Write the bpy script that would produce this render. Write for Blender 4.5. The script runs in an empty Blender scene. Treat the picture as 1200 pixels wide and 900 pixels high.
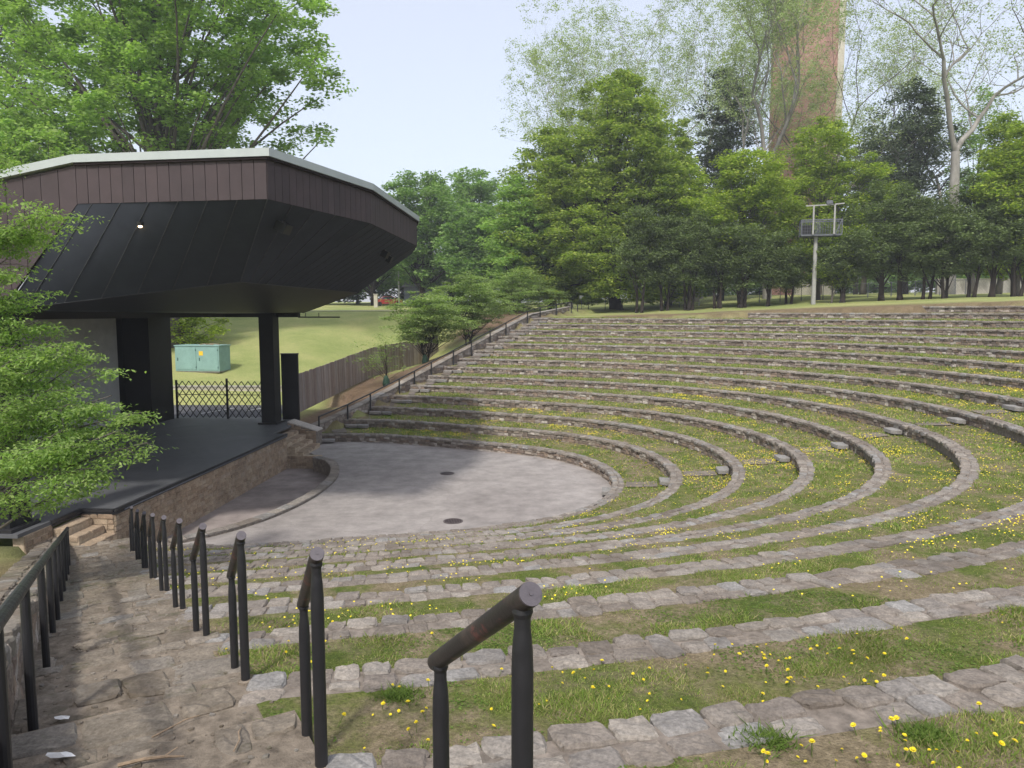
import bpy, math, random
import numpy as np
from mathutils import Vector, geometry
C = bpy.context.scene.collection
R = math.radians
PI = math.pi
rng = np.random.default_rng(7)
random.seed(7)

# ------------------------------------------------------------------ helpers
class MB:
    """collects verts / faces of one mesh"""
    def __init__(s): s.v = []; s.f = []; s.n = 0
    def add(s, v, f):
        v = np.asarray(v, float).reshape(-1, 3)
        s.v.append(v); s.f += [tuple(int(i) + s.n for i in q) for q in f]; s.n += len(v)
    def box(s, c, d, ax=(1, 0, 0), up=(0, 0, 1)):
        c = np.array(c, float); x = np.array(ax, float); x /= np.linalg.norm(x)
        z = np.array(up, float); z = z - x * np.dot(x, z); z /= np.linalg.norm(z); y = np.cross(z, x)
        p = [c + x * i * d[0] / 2 + y * j * d[1] / 2 + z * k * d[2] / 2 for k in (-1, 1) for j in (-1, 1) for i in (-1, 1)]
        s.add(p, [(0, 2, 3, 1), (4, 5, 7, 6), (0, 1, 5, 4), (2, 6, 7, 3), (0, 4, 6, 2), (1, 3, 7, 5)])
    def bar(s, a, b, w, h=None):
        a = np.array(a, float); b = np.array(b, float); d = b - a; L = np.linalg.norm(d)
        up = (0, 0, 1) if abs(d[2]) < .95 * L else (0, 1, 0)
        s.box((a + b) / 2, (L, w, h or w), d, up)
    def tube(s, pts, rad, n=8, caps=True):
        P = np.array(pts, float); m = len(P)
        rad = np.broadcast_to(np.array(rad, float), (m,))
        T = np.gradient(P, axis=0); T /= np.linalg.norm(T, axis=1)[:, None] + 1e-9
        ref = np.array([0, 0, 1.]) if abs(T[:, 2]).mean() < .8 else np.array([1., 0, 0])
        U = np.cross(T, ref); U /= np.linalg.norm(U, axis=1)[:, None] + 1e-9
        V = np.cross(T, U)
        a = np.linspace(0, 2 * PI, n, endpoint=False)
        v = P[:, None] + rad[:, None, None] * (np.cos(a)[None, :, None] * U[:, None] + np.sin(a)[None, :, None] * V[:, None])
        f = [(i * n + j, i * n + (j + 1) % n, (i + 1) * n + (j + 1) % n, (i + 1) * n + j) for i in range(m - 1) for j in range(n)]
        if caps: f += [tuple(range(n))[::-1], tuple(range((m - 1) * n, m * n))]
        s.add(v, f)
    def poly(s, pts): s.add(pts, [tuple(range(len(pts)))])
    def prism(s, pts, z0, z1):
        n = len(pts)
        v = [(p[0], p[1], z0) for p in pts] + [(p[0], p[1], z1) for p in pts]
        s.add(v, [tuple(range(n))[::-1], tuple(range(n, 2 * n))] + [(i, (i + 1) % n, n + (i + 1) % n, n + i) for i in range(n)])
    def fill(s, pts):
        V3 = [Vector(p) for p in pts]
        s.add(pts, geometry.tessellate_polygon([V3]))
    def build(s, name, mat, parent=None, smooth=False, fix=True):
        me = bpy.data.meshes.new(name)
        me.from_pydata(np.concatenate(s.v).tolist() if s.v else [], [], s.f)
        if smooth: me.polygons.foreach_set('use_smooth', [True] * len(me.polygons))
        me.materials.append(mat); me.update()
        if fix:
            import bmesh
            bm = bmesh.new(); bm.from_mesh(me); bmesh.ops.recalc_face_normals(bm, faces=bm.faces); bm.to_mesh(me); bm.free()
        o = bpy.data.objects.new(name, me); C.objects.link(o)
        if parent: o.parent = parent
        return o

def fastmesh(name, V, k, mat, parent=None):
    """V (N,k,3): N loose k-gons"""
    V = np.asarray(V, np.float32); N = len(V)
    me = bpy.data.meshes.new(name)
    me.vertices.add(N * k); me.vertices.foreach_set('co', V.reshape(-1))
    me.loops.add(N * k); me.loops.foreach_set('vertex_index', np.arange(N * k, dtype=np.int32))
    me.polygons.add(N); me.polygons.foreach_set('loop_start', np.arange(0, N * k, k, dtype=np.int32))
    me.polygons.foreach_set('loop_total', np.full(N, k, dtype=np.int32))
    me.materials.append(mat); me.update(calc_edges=True); me.validate()
    o = bpy.data.objects.new(name, me); C.objects.link(o)
    if parent: o.parent = parent
    return o

def tag(o, label=None, cat=None, group=None, kind=None):
    if label: o['label'] = label
    if cat: o['category'] = cat
    if group: o['group'] = group
    if kind: o['kind'] = kind
    return o
def thing(name, label, cat, loc=(0, 0, 0), rz=0, group=None):
    o = bpy.data.objects.new(name, None); C.objects.link(o)
    o.location = loc; o.rotation_euler = (0, 0, rz); o.empty_display_size = .3
    return tag(o, label, cat, group)
def dup(root, loc, rz, label, group=None):
    r = root.copy(); C.objects.link(r); r.location = loc; r.rotation_euler = (0, 0, rz); r['label'] = label
    if group: r['group'] = group
    for ch in list(root.children):
        c = ch.copy(); C.objects.link(c); c.parent = r
        for g in ch.children:
            d = g.copy(); C.objects.link(d); d.parent = c
    return r

def hsh(i, j, s): 
    v = np.sin(i * 127.1 + j * 311.7 + s * 74.7) * 43758.5453
    return v - np.floor(v)
def vnoise(x, y, sc, s=0):
    x = np.asarray(x) / sc; y = np.asarray(y) / sc
    i = np.floor(x); j = np.floor(y); fx = x - i; fy = y - j
    fx = fx * fx * (3 - 2 * fx); fy = fy * fy * (3 - 2 * fy)
    return (hsh(i, j, s) * (1 - fx) + hsh(i + 1, j, s) * fx) * (1 - fy) + (hsh(i, j + 1, s) * (1 - fx) + hsh(i + 1, j + 1, s) * fx) * fy
def fbm(x, y, sc, s=0): return .55 * vnoise(x, y, sc, s) + .3 * vnoise(x, y, sc * .45, s + 3) + .15 * vnoise(x, y, sc * .2, s + 5)
def sst(a, b, x):
    t = np.clip((x - a) / (b - a), 0, 1); return t * t * (3 - 2 * t)

# ------------------------------------------------------------------ materials
def mat(name, build):
    m = bpy.data.materials.new(name); m.use_nodes = True
    nt = m.node_tree; b = nt.nodes['Principled BSDF']
    build(nt, b); return m
class NT:
    def __init__(s, nt): s.nt = nt
    def n(s, t, **k):
        o = s.nt.nodes.new('ShaderNode' + t)
        for a, v in k.items(): setattr(o, a, v)
        return o
    def l(s, a, b): s.nt.links.new(a, b)
    def coord(s): return s.n('TexCoord').outputs['Object']
    def noise(s, sc, det=4, rough=.6, vec=None, dist=0):
        o = s.n('TexNoise'); o.inputs['Scale'].default_value = sc; o.inputs['Detail'].default_value = det
        o.inputs['Roughness'].default_value = rough; o.inputs['Distortion'].default_value = dist
        if vec is not None: s.l(vec, o.inputs['Vector'])
        return o.outputs['Fac']
    def ramp(s, fac, *stops):
        if len(stops) == 1: stops = (stops[0], (1, stops[0][1]))
        o = s.n('ValToRGB'); e = o.color_ramp.elements
        while len(e) < len(stops): e.new(.5)
        for i, (p, c) in enumerate(stops):
            e[i].position = p; e[i].color = (*c, 1) if not isinstance(c, (int, float)) else (c, c, c, 1)
        s.l(fac, o.inputs['Fac']); return o.outputs['Color']
    def mix(s, fac, a, b, mode='MIX'):
        o = s.n('Mix', data_type='RGBA', blend_type=mode)
        for k, v in (('Factor', fac), ('A', a), ('B', b)):
            i = {'Factor': o.inputs[0], 'A': o.inputs[6], 'B': o.inputs[7]}[k]
            if isinstance(v, (int, float)): i.default_value = v if k == 'Factor' else (v, v, v, 1)
            elif isinstance(v, tuple): i.default_value = (*v, 1)
            else: s.l(v, i)
        return o.outputs[2]
    def bump(s, h, st, dist, b):
        o = s.n('Bump'); o.inputs['Strength'].default_value = st; o.inputs['Distance'].default_value = dist
        s.l(h, o.inputs['Height']); s.l(o.outputs['Normal'], b.inputs['Normal'])
    def island(s): return s.n('NewGeometry').outputs['Random Per Island']
    def attr(s, name): return s.n('Attribute', attribute_name=name).outputs['Fac']

def plain(name, col, rough=.6, spec=.5, metal=0, var=.25, sc=6, bump=.15):
    def f(nt, b):
        k = NT(nt); c = k.coord(); n = k.noise(sc, 6, .65, c)
        k.l(k.ramp(n, (.3, tuple(x * (1 - var) for x in col)), (.7, tuple(min(1, x * (1 + var)) for x in col))), b.inputs['Base Color'])
        b.inputs['Roughness'].default_value = rough; b.inputs['Metallic'].default_value = metal
        b.inputs['Specular IOR Level'].default_value = spec
        if bump: k.bump(k.noise(sc * 8, 3, .6, c), bump, .01, b)
    return mat(name, f)

def stone_mat(name, cols, nsc=7, dirt=(.075, .06, .046), dirt_amt=.5, moss=None, bst=.7):
    def f(nt, b):
        k = NT(nt); c = k.coord(); r = k.island()
        base = k.ramp(r, *[(i / (len(cols) - 1) if len(cols) > 1 else 0, x) for i, x in enumerate(cols)])
        n1 = k.noise(nsc, 8, .7, c); n2 = k.noise(nsc * 6, 6, .7, c); n3 = k.noise(.9, 5, .65, c)
        v = k.mix(1, base, k.ramp(n1, (.25, .62), (.75, 1.28)), 'MULTIPLY')
        v = k.mix(1, v, k.ramp(n2, (.3, .6), (.7, 1.32)), 'MULTIPLY')
        v = k.mix(k.ramp(k.noise(nsc * 2.2, 9, .85, c), (.60, 0.), (.68, .5)), v, (.36, .345, .32))
        v = k.mix(k.ramp(k.noise(nsc * 3.1, 9, .85, c, .4), (.62, 0.), (.70, .3)), v, (.08, .07, .06))
        v = k.mix(k.ramp(n3, (.48, 0.), (.68, dirt_amt)), v, dirt)
        if moss:
            v = k.mix(k.ramp(k.noise(2.3, 7, .7, c), (.54, 0.), (.66, moss[3])), v, moss[:3])
        k.l(v, b.inputs['Base Color']); b.inputs['Roughness'].default_value = .92
        b.inputs['Specular IOR Level'].default_value = .25
        k.bump(k.mix(.5, n1, k.noise(nsc * 12, 8, .8, c)), bst, .025, b)
    return mat(name, f)

M = {}
GREYS = [(0.258, 0.226, 0.194), (0.192, 0.164, 0.139), (0.3, 0.274, 0.243), (0.228, 0.196, 0.167), (0.282, 0.274, 0.262), (0.21, 0.181, 0.156), (0.324, 0.292, 0.254), (0.246, 0.209, 0.175)]
M['cap'] = stone_mat('cap_stone', GREYS)
M['wallstone'] = stone_mat('rubble_stone', [(0.281, 0.228, 0.187), (0.146, 0.12, 0.0994), (0.403, 0.348, 0.292), (0.207, 0.168, 0.14), (0.512, 0.468, 0.421), (0.183, 0.144, 0.123), (0.329, 0.252, 0.193), (0.134, 0.114, 0.0994)], dirt_amt=.25)
M['mortar'] = plain('mortar', (.19, .163, .138), .95, .2, 0, .45, 9, .6)
M['warmstone'] = stone_mat('warm_stone', [(0.378, 0.284, 0.196), (0.297, 0.216, 0.149), (0.446, 0.351, 0.25), (0.338, 0.25, 0.176), (0.419, 0.338, 0.257)], dirt_amt=.35, bst=.5)
M['warmmortar'] = plain('warm_mortar', (.42, .34, .25), .95, .2, 0, .3, 9, .5)
M['step'] = stone_mat('flag_stone', [(0.241, 0.207, 0.165), (0.184, 0.155, 0.122), (0.276, 0.243, 0.203), (0.213, 0.181, 0.142), (0.253, 0.237, 0.215), (0.218, 0.183, 0.139)], 5, (.10, .078, .055), .75, moss=(.055, .06, .02, .55), bst=.9)
M['joint'] = plain('dirt_joint', (.185, .155, .122), .97, .15, 0, .5, 9, 1.)
M['landing'] = stone_mat('landing_stone', [(.19, .165, .14)], 3, (.12, .092, .066), .8, moss=(.07, .07, .03, .3), bst=1.)
M['trodden'] = plain('trodden_path', (.18, .155, .128), .95, .2, 0, .3, 3, .5)
def conc(nt, b):
    k = NT(nt); c = k.coord()
    big = k.noise(.22, 6, .6, c, .6); mid = k.noise(1.3, 7, .7, c); fine = k.noise(28, 4, .7, c)
    v = k.ramp(big, (.3, (.262, .238, .225)), (.52, (.312, .286, .27)), (.72, (.348, .322, .305)))
    v = k.mix(1, v, k.ramp(mid, (.3, .68), (.62, 1.12)), 'MULTIPLY')
    v = k.mix(1, v, k.ramp(fine, (.3, .88), (.7, 1.1)), 'MULTIPLY')
    vo = k.n('TexVoronoi', feature='DISTANCE_TO_EDGE'); vo.inputs['Scale'].default_value = .16
    w = k.n('Vector' + 'Math', operation='ADD'); k.l(c, w.inputs[0])
    nz = k.n('TexNoise'); nz.inputs['Scale'].default_value = .8; nz.inputs['Detail'].default_value = 6; k.l(c, nz.inputs['Vector']); k.l(nz.outputs['Color'], w.inputs[1])
    k.l(w.outputs[0], vo.inputs['Vector'])
    v = k.mix(k.ramp(vo.outputs['Distance'], (0., .3), (.004, 0.)), v, (.16, .135, .12))
    k.l(v, b.inputs['Base Color']); b.inputs['Roughness'].default_value = .85; b.inputs['Specular IOR Level'].default_value = .3
    k.bump(k.mix(.5, mid, fine), .25, .01, b)
M['concrete'] = mat('worn_concrete', conc)
M['pitfloor'] = plain('damp_concrete', (.29, .25, .235), .9, .3, 0, .3, 1.2, .3)
M['asphalt'] = plain('asphalt', (.085, .085, .095), .9, .3, 0, .3, 1.6, .4)
M['kerb'] = plain('kerb_concrete', (.36, .34, .31), .9, .3, 0, .2, 2)
M['track'] = plain('pale_gravel', (.42, .38, .33), .95, .2, 0, .2, 1)
def deck(nt, b):
    k = NT(nt); c = k.coord()
    v = k.ramp(k.noise(.5, 7, .7, c, .8), (.3, (.07, .074, .08)), (.7, (.118, .12, .126)))
    v = k.mix(k.ramp(k.noise(4, 8, .75, c), (.62, 0.), (.75, .45)), v, (.17, .16, .155))
    k.l(v, b.inputs['Base Color']); b.inputs['Roughness'].default_value = .6
    k.bump(k.noise(30, 3, .6, c), .15, .01, b)
M['deck'] = mat('stage_deck', deck)
def paint(nt, b):
    k = NT(nt); c = k.coord()
    n = k.noise(9, 8, .8, c)
    v = k.mix(k.ramp(n, (.66, 0.), (.70, .8)), (.018, .018, .02), (.006, .006, .006))
    v = k.mix(k.ramp(k.noise(38, 5, .8, c), (.70, 0.), (.74, .7)), v, (.13, .12, .115))
    k.l(v, b.inputs['Base Color']); b.inputs['Roughness'].default_value = .42
    k.l(k.ramp(k.noise(14, 4, .7, c), (.3, .34), (.7, .58)), b.inputs['Roughness'])
    k.bump(k.noise(60, 4, .7, c), .25, .004, b)
M['black'] = mat('black_paint', paint)
def railpaint(nt, b):
    k = NT(nt); c = k.coord()
    v = k.mix(k.ramp(k.noise(5, 7, .75, c), (.46, 0.), (.64, 1.)), (.026, .023, .022), (.062, .048, .041))
    v = k.mix(k.ramp(k.noise(6, 8, .8, c), (.56, 0.), (.61, .8)), v, (.15, .055, .047))
    k.l(v, b.inputs['Base Color']); b.inputs['Roughness'].default_value = .45
    k.bump(k.noise(50, 4, .7, c), .3, .004, b)
M['rail'] = mat('worn_rail_paint', railpaint)
M['capend'] = plain('cap_end_paint', (.085, .075, .085), .5, .5, 0, .3, 20)
M['blackwall'] = plain('black_boards', (.006, .0065, .008), .55, .4, 0, .3, 1.5, .1)
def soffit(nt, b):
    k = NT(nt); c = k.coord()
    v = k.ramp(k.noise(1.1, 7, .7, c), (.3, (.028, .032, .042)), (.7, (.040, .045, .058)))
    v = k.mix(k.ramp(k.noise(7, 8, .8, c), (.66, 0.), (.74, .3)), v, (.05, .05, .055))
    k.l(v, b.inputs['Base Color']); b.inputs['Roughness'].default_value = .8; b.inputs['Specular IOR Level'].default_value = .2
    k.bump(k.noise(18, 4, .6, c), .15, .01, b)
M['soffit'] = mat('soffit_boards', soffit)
M['seam'] = plain('soffit_seam', (.048, .05, .056), .6, .4, 0, .5, 4, 0)
def fascia(nt, b):
    k = NT(nt); c = k.coord(); r = k.island()
    v = k.ramp(r, (0, (.043, .030, .033)), (1, (.055, .038, .041)))
    v = k.mix(1, v, k.ramp(k.noise(1.5, 7, .7, c), (.3, .8), (.7, 1.15)), 'MULTIPLY')
    v = k.mix(k.ramp(k.noise(3.2, 9, .85, c), (.73, 0.), (.76, .8)), v, (.42, .38, .36))
    k.l(v, b.inputs['Base Color']); b.inputs['Roughness'].default_value = .75
    k.bump(k.noise(12, 5, .7, c), .2, .01, b)
M['fascia'] = mat('brown_boards', fascia)
M['dark'] = plain('dark_gap', (.02, .014, .014), .9, .2, 0, .2, 4, 0)
M['edge'] = plain('pale_roof_edge', (.39, .43, .425), .5, .5, 0, .08, 1.2, .05)
M['greywall'] = plain('grey_panel', (.5, .5, .49), .8, .3, 0, .12, 1.5)
M['cabinet'] = plain('green_cabinet', (.20, .335, .305), .55, .5, 0, .12, 2, .05)
M['cabinet_dark'] = plain('cabinet_seams', (.05, .11, .10), .6, .4, 0, .2, 4)
M['yellow'] = plain('yellow_label', (.75, .48, .03), .6, .4, 0, .1, 9, 0)
def wood(nt, b):
    k = NT(nt); c = k.coord(); r = k.island()
    v = k.ramp(r, (0, (.21, .155, .128)), (.35, (.27, .21, .18)), (.7, (.34, .29, .26)), (1, (.25, .21, .195)))
    mp = k.n('Mapping'); mp.inputs['Scale'].default_value = (9, 9, .7); k.l(c, mp.inputs[0])
    v = k.mix(1, v, k.ramp(k.noise(2.2, 7, .75, mp.outputs[0]), (.3, .6), (.7, 1.25)), 'MULTIPLY')
    k.l(v, b.inputs['Base Color']); b.inputs['Roughness'].default_value = .9
    k.bump(k.noise(4, 5, .7, mp.outputs[0]), .3, .01, b)
M['wood'] = mat('weathered_boards', wood)
M['steel'] = plain('galvanised_steel', (.11, .118, .14), .6, .4, .2, .2, 4)
M['pole'] = plain('pale_pole', (.30, .30, .29), .8, .3, 0, .15, 5)
M['grate'] = plain('cast_iron', (.11, .09, .09), .7, .4, .3, .3, 8)
M['white'] = plain('white_paper', (.75, .75, .74), .8, .3, 0, .06, 20)
M['paintline'] = plain('white_road_paint', (.6, .6, .6), .8, .3, 0, .15, 5)
M['twig'] = plain('dry_twig', (.28, .21, .145), .9, .2, 0, .3, 30)
M['bagG'] = plain('green_bag', (.018, .05, .03), .8, .4, 0, .2, 6)
M['red'] = plain('red_car_paint', (.30, .03, .025), .3, .5, 0, .05, 2, 0)
M['glass'] = plain('dark_glass', (.02, .025, .03), .08, .6, 0, .1, 2, 0)
M['tyre'] = plain('tyre_rubber', (.02, .02, .02), .9, .3, 0, .2, 8)
M['slate'] = plain('blue_grey_siding', (.16, .18, .22), .8, .3, 0, .1, 2)
M['roofing'] = plain('grey_roof', (.14, .14, .15), .85, .3, 0, .15, 2)
def brick(nt, b):
    k = NT(nt); c = k.coord()
    mp = k.n('Mapping'); k.l(c, mp.inputs[0]); mp.inputs['Rotation'].default_value = (PI / 2, 0, 0)
    br = k.n('TexBrick'); br.inputs['Scale'].default_value = 1.6
    br.inputs['Color1'].default_value = (.36, .20, .165, 1); br.inputs['Color2'].default_value = (.28, .145, .12, 1); br.inputs['Mortar'].default_value = (.36, .25, .2, 1)
    k.l(mp.outputs[0], br.inputs['Vector'])
    v = k.mix(1, br.outputs['Color'], k.ramp(k.noise(.35, 6, .65, c), (.3, .8), (.7, 1.12)), 'MULTIPLY')
    k.l(v, b.inputs['Base Color']); b.inputs['Roughness'].default_value = .9
M['brick'] = mat('red_brick', brick)
M['palestone'] = plain('pale_stone', (.46, .43, .36), .85, .3, 0, .15, 1.5)
def bark(name, a, bcol, sc=3):
    def f(nt, b):
        k = NT(nt); c = k.coord(); mp = k.n('Mapping'); mp.inputs['Scale'].default_value = (1, 1, .35); k.l(c, mp.inputs[0])
        n = k.noise(sc, 8, .7, mp.outputs[0])
        k.l(k.ramp(n, (.35, a), (.65, bcol)), b.inputs['Base Color']); b.inputs['Roughness'].default_value = .95
        b.inputs['Specular IOR Level'].default_value = .15
        k.bump(k.noise(sc * 4, 6, .7, mp.outputs[0]), .6, .05, b)
    return mat(name, f)
M['bark'] = bark('grey_bark', (.075, .066, .058), (.15, .135, .118))
M['darkbark'] = bark('dark_bark', (.022, .018, .016), (.05, .04, .034))
M['palebark'] = bark('pale_bark', (.17, .16, .142), (.34, .325, .30), 1.3)
def leafmat(name, dark, mid, light, trans=.3, nsc=.35):
    def f(nt, b):
        k = NT(nt); r = k.island(); c = k.coord()
        v = k.ramp(r, (0, dark), (.55, mid), (1, light))
        v = k.mix(1, v, k.ramp(k.noise(nsc, 4, .6, c), (.32, .72), (.68, 1.3)), 'MULTIPLY')
        k.l(v, b.inputs['Base Color']); b.inputs['Roughness'].default_value = .7; b.inputs['Specular IOR Level'].default_value = .08
        t = k.n('BsdfTranslucent'); tv = k.mix(1, v, (1.1, 1.3, .55), 'MULTIPLY'); k.l(tv, t.inputs['Color'])
        mx = k.n('MixShader'); mx.inputs[0].default_value = min(.5, trans + .06)
        k.l(b.outputs[0], mx.inputs[1]); k.l(t.outputs[0], mx.inputs[2])
        k.l(mx.outputs[0], nt.nodes['Material Output'].inputs['Surface'])
    return mat(name, f)
L = {}
L['oak'] = leafmat('oak_leaf', (0.198, 0.303, 0.085), (0.267, 0.393, 0.115), (0.361, 0.495, 0.159), .42)
L['maple'] = leafmat('maple_leaf', (0.17, 0.237, 0.044), (0.26, 0.335, 0.055), (0.376, 0.441, 0.074), .42)
L['hemlock'] = leafmat('layered_leaf', (0.171, 0.24, 0.05), (0.245, 0.319, 0.066), (0.367, 0.428, 0.084), .4)
L['holly'] = leafmat('holly_leaf', (0.098, 0.135, 0.055), (0.137, 0.182, 0.074), (0.203, 0.259, 0.105), .25)
L['conifer'] = leafmat('conifer_leaf', (0.072, 0.099, 0.061), (0.099, 0.131, 0.079), (0.141, 0.176, 0.106), .25)
L['far'] = leafmat('far_leaf', (0.143, 0.24, 0.083), (0.195, 0.3, 0.103), (0.255, 0.36, 0.133), .4)
L['pale'] = leafmat('pale_leaf', (0.261, 0.314, 0.166), (0.348, 0.404, 0.226), (0.435, 0.494, 0.3), .5)
L['dogwood'] = leafmat('dogwood_leaf', (0.183, 0.26, 0.094), (0.249, 0.328, 0.123), (0.345, 0.424, 0.179), .4, .5)
L['near'] = leafmat('spring_leaf', (0.185, 0.294, 0.081), (0.26, 0.38, 0.116), (0.38, 0.488, 0.172), .42, .6)
L['blade'] = leafmat('grass_blade', (0.493, 0.407, 0.231), (0.162, 0.231, 0.05), (0.246, 0.341, 0.077), .38, .9)
L['weed'] = leafmat('weed_leaf', (.085, .14, .03), (.12, .185, .04), (.17, .24, .06), .25, .5)
def grassmat(nt, b):
    k = NT(nt); c = k.coord()
    g = k.ramp(k.noise(1.1, 7, .7, c), (.3, (.055, .095, .018)), (.5, (.11, .135, .034)), (.7, (.20, .175, .085)))
    dirt = k.ramp(k.noise(6, 6, .7, c), (.3, (.15, .115, .075)), (.7, (.275, .22, .15)))
    v = k.mix(k.ramp(k.noise(.75, 8, .72, c), (.43, 0.), (.57, .9)), g, dirt)
    v = k.mix(1, v, k.ramp(k.noise(26, 8, .9, c), (.32, .3), (.68, 1.75)), 'MULTIPLY')
    k.l(v, b.inputs['Base Color']); b.inputs['Roughness'].default_value = 1; b.inputs['Specular IOR Level'].default_value = .1
    k.bump(k.noise(45, 4, .7, c), .9, .03, b)
M['tread'] = mat('terrace_turf', grassmat)
def lawnmat(nt, b):
    k = NT(nt); c = k.coord()
    g = k.ramp(k.noise(.16, 7, .7, c), (.32, (.21, .26, .085)), (.5, (.29, .32, .12)), (.68, (.39, .37, .165)))
    dirt = k.ramp(k.noise(1.6, 7, .75, c), (.3, (.10, .068, .045)), (.7, (.22, .155, .105)))
    v = k.mix(k.attr('dirt'), g, dirt)
    v = k.mix(1, v, k.ramp(k.noise(14, 5, .8, c), (.25, .6), (.75, 1.35)), 'MULTIPLY')
    k.l(v, b.inputs['Base Color']); b.inputs['Roughness'].default_value = 1; b.inputs['Specular IOR Level'].default_value = .1
    k.bump(k.noise(20, 4, .7, c), .8, .05, b)
M['lawn'] = mat('lawn', lawnmat)
def bulb(nt, b):
    b.inputs['Base Color'].default_value = (1, .8, .55, 1); b.inputs['Emission Color'].default_value = (1, .72, .42, 1); b.inputs['Emission Strength'].default_value = 6
M['bulb'] = mat('lit_bulb', bulb)
M['flower'] = plain('yellow_petal', (.80, .66, .035), .6, .3, 0, .25, 14, 0)
M['stem'] = plain('flower_stem', (.09, .14, .03), .8, .2, 0, .1, 30, 0)

# ------------------------------------------------------------------ the bowl
CX, CY = -5.402, 28.907
HARM = [(2, -.29921, -.35558), (3, 1.53084, -.21428), (4, -.71733, .12555)]
def rad(k, th):
    th = np.asarray(th, float); a = 0
    for n, p, q in HARM: a = a + p * np.cos(n * th) + q * np.sin(n * th)
    return 8.944 + (k - 1) * 2.029 + a * (1 + .0923 * (k - 5))
def H(k): return k * .45 - .00092 * (k - 7) ** 2 if k > 0 else 0.0
def rp(k, th, off=0.):
    r = rad(k, th) + off; return CX + r * np.cos(th), CY + r * np.sin(th)
# aisle beside the camera: s runs down it, lat is metres to the left of the post line
def s_of(x, y): return (x + .98) * -.505 + (y - 3.58) * .863
def lat_of(x, y): return (x + .98) * -.863 + (y - 3.58) * -.505
def ap(s, lat): return (-.98 - .505 * s - .863 * lat, 3.58 + .863 * s - .505 * lat)
def stairz(s): return np.maximum(0, 4.49 - .2262 * s)
# far railing wall
W0 = np.array([-10.25, 38.7]); WD = np.array([.463, .887]); WN = np.array([-.887, .463])
def wl(x, y): return (x - W0[0]) * WN[0] + (y - W0[1]) * WN[1]
def wt(x, y): return (x - W0[0]) * WD[0] + (y - W0[1]) * WD[1]
WT = [[-2., 0., 40.], [-.1, .2, 7.]]
def wallz(t): return np.interp(t, WT[0], WT[1])
def plat(x): return np.clip(6.25 + .045 * (np.asarray(x) - 8), 6.25, 7.56)
KMAX = 17
def exists(k, x): return k <= 14 or plat(x) >= H(k) - .01
TH = {}
for k in range(1, KMAX + 2):
    th = np.linspace(0, R(150), 1500); x, y = rp(k, th)
    bad = np.nonzero(wl(x, y) > -.02)[0]; t1 = th[bad[0] - 1] if len(bad) else th[-1]
    th = np.linspace(0, -R(150), 1500); x, y = rp(k, th)
    bad = np.nonzero(lat_of(x, y) > 0)[0]; t0 = th[bad[0] - 1] if len(bad) else th[-1]
    if k > KMAX: t0, t1 = TH[KMAX]
    elif k >= 15:
        th = np.linspace(t0, t1, 3000); x, y = rp(k, th); ok = [i for i in range(3000) if exists(k, x[i]) and th[i] > -R(60)]
        t0, t1 = th[ok[0]], th[ok[-1]]
    TH[k] = (t0, t1)

tk = [wt(*rp(k, TH[k][1])) for k in range(1, 15)]
print('TK', [round(float(q), 2) for q in tk])
WT[0] = [tk[0] - 6] + [float(q) for q in tk] + [tk[-1] + 12]; WT[1] = [-.9] + [H(k) - .22 for k in range(1, 15)] + [H(14) + .75]
# stage frame: a along the front, b outwards
SO = np.array([-11.0, 28.05]); SU = np.array([.067, .998]); SN = np.array([.998, -.067])
def sp(a, b): p = SO + SU * a + SN * b; return float(p[0]), float(p[1])
def sa(x, y): return (x - SO[0]) * SU[0] + (y - SO[1]) * SU[1]
def sb(x, y): return (x - SO[0]) * SN[0] + (y - SO[1]) * SN[1]
ZS = 1.1

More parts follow.
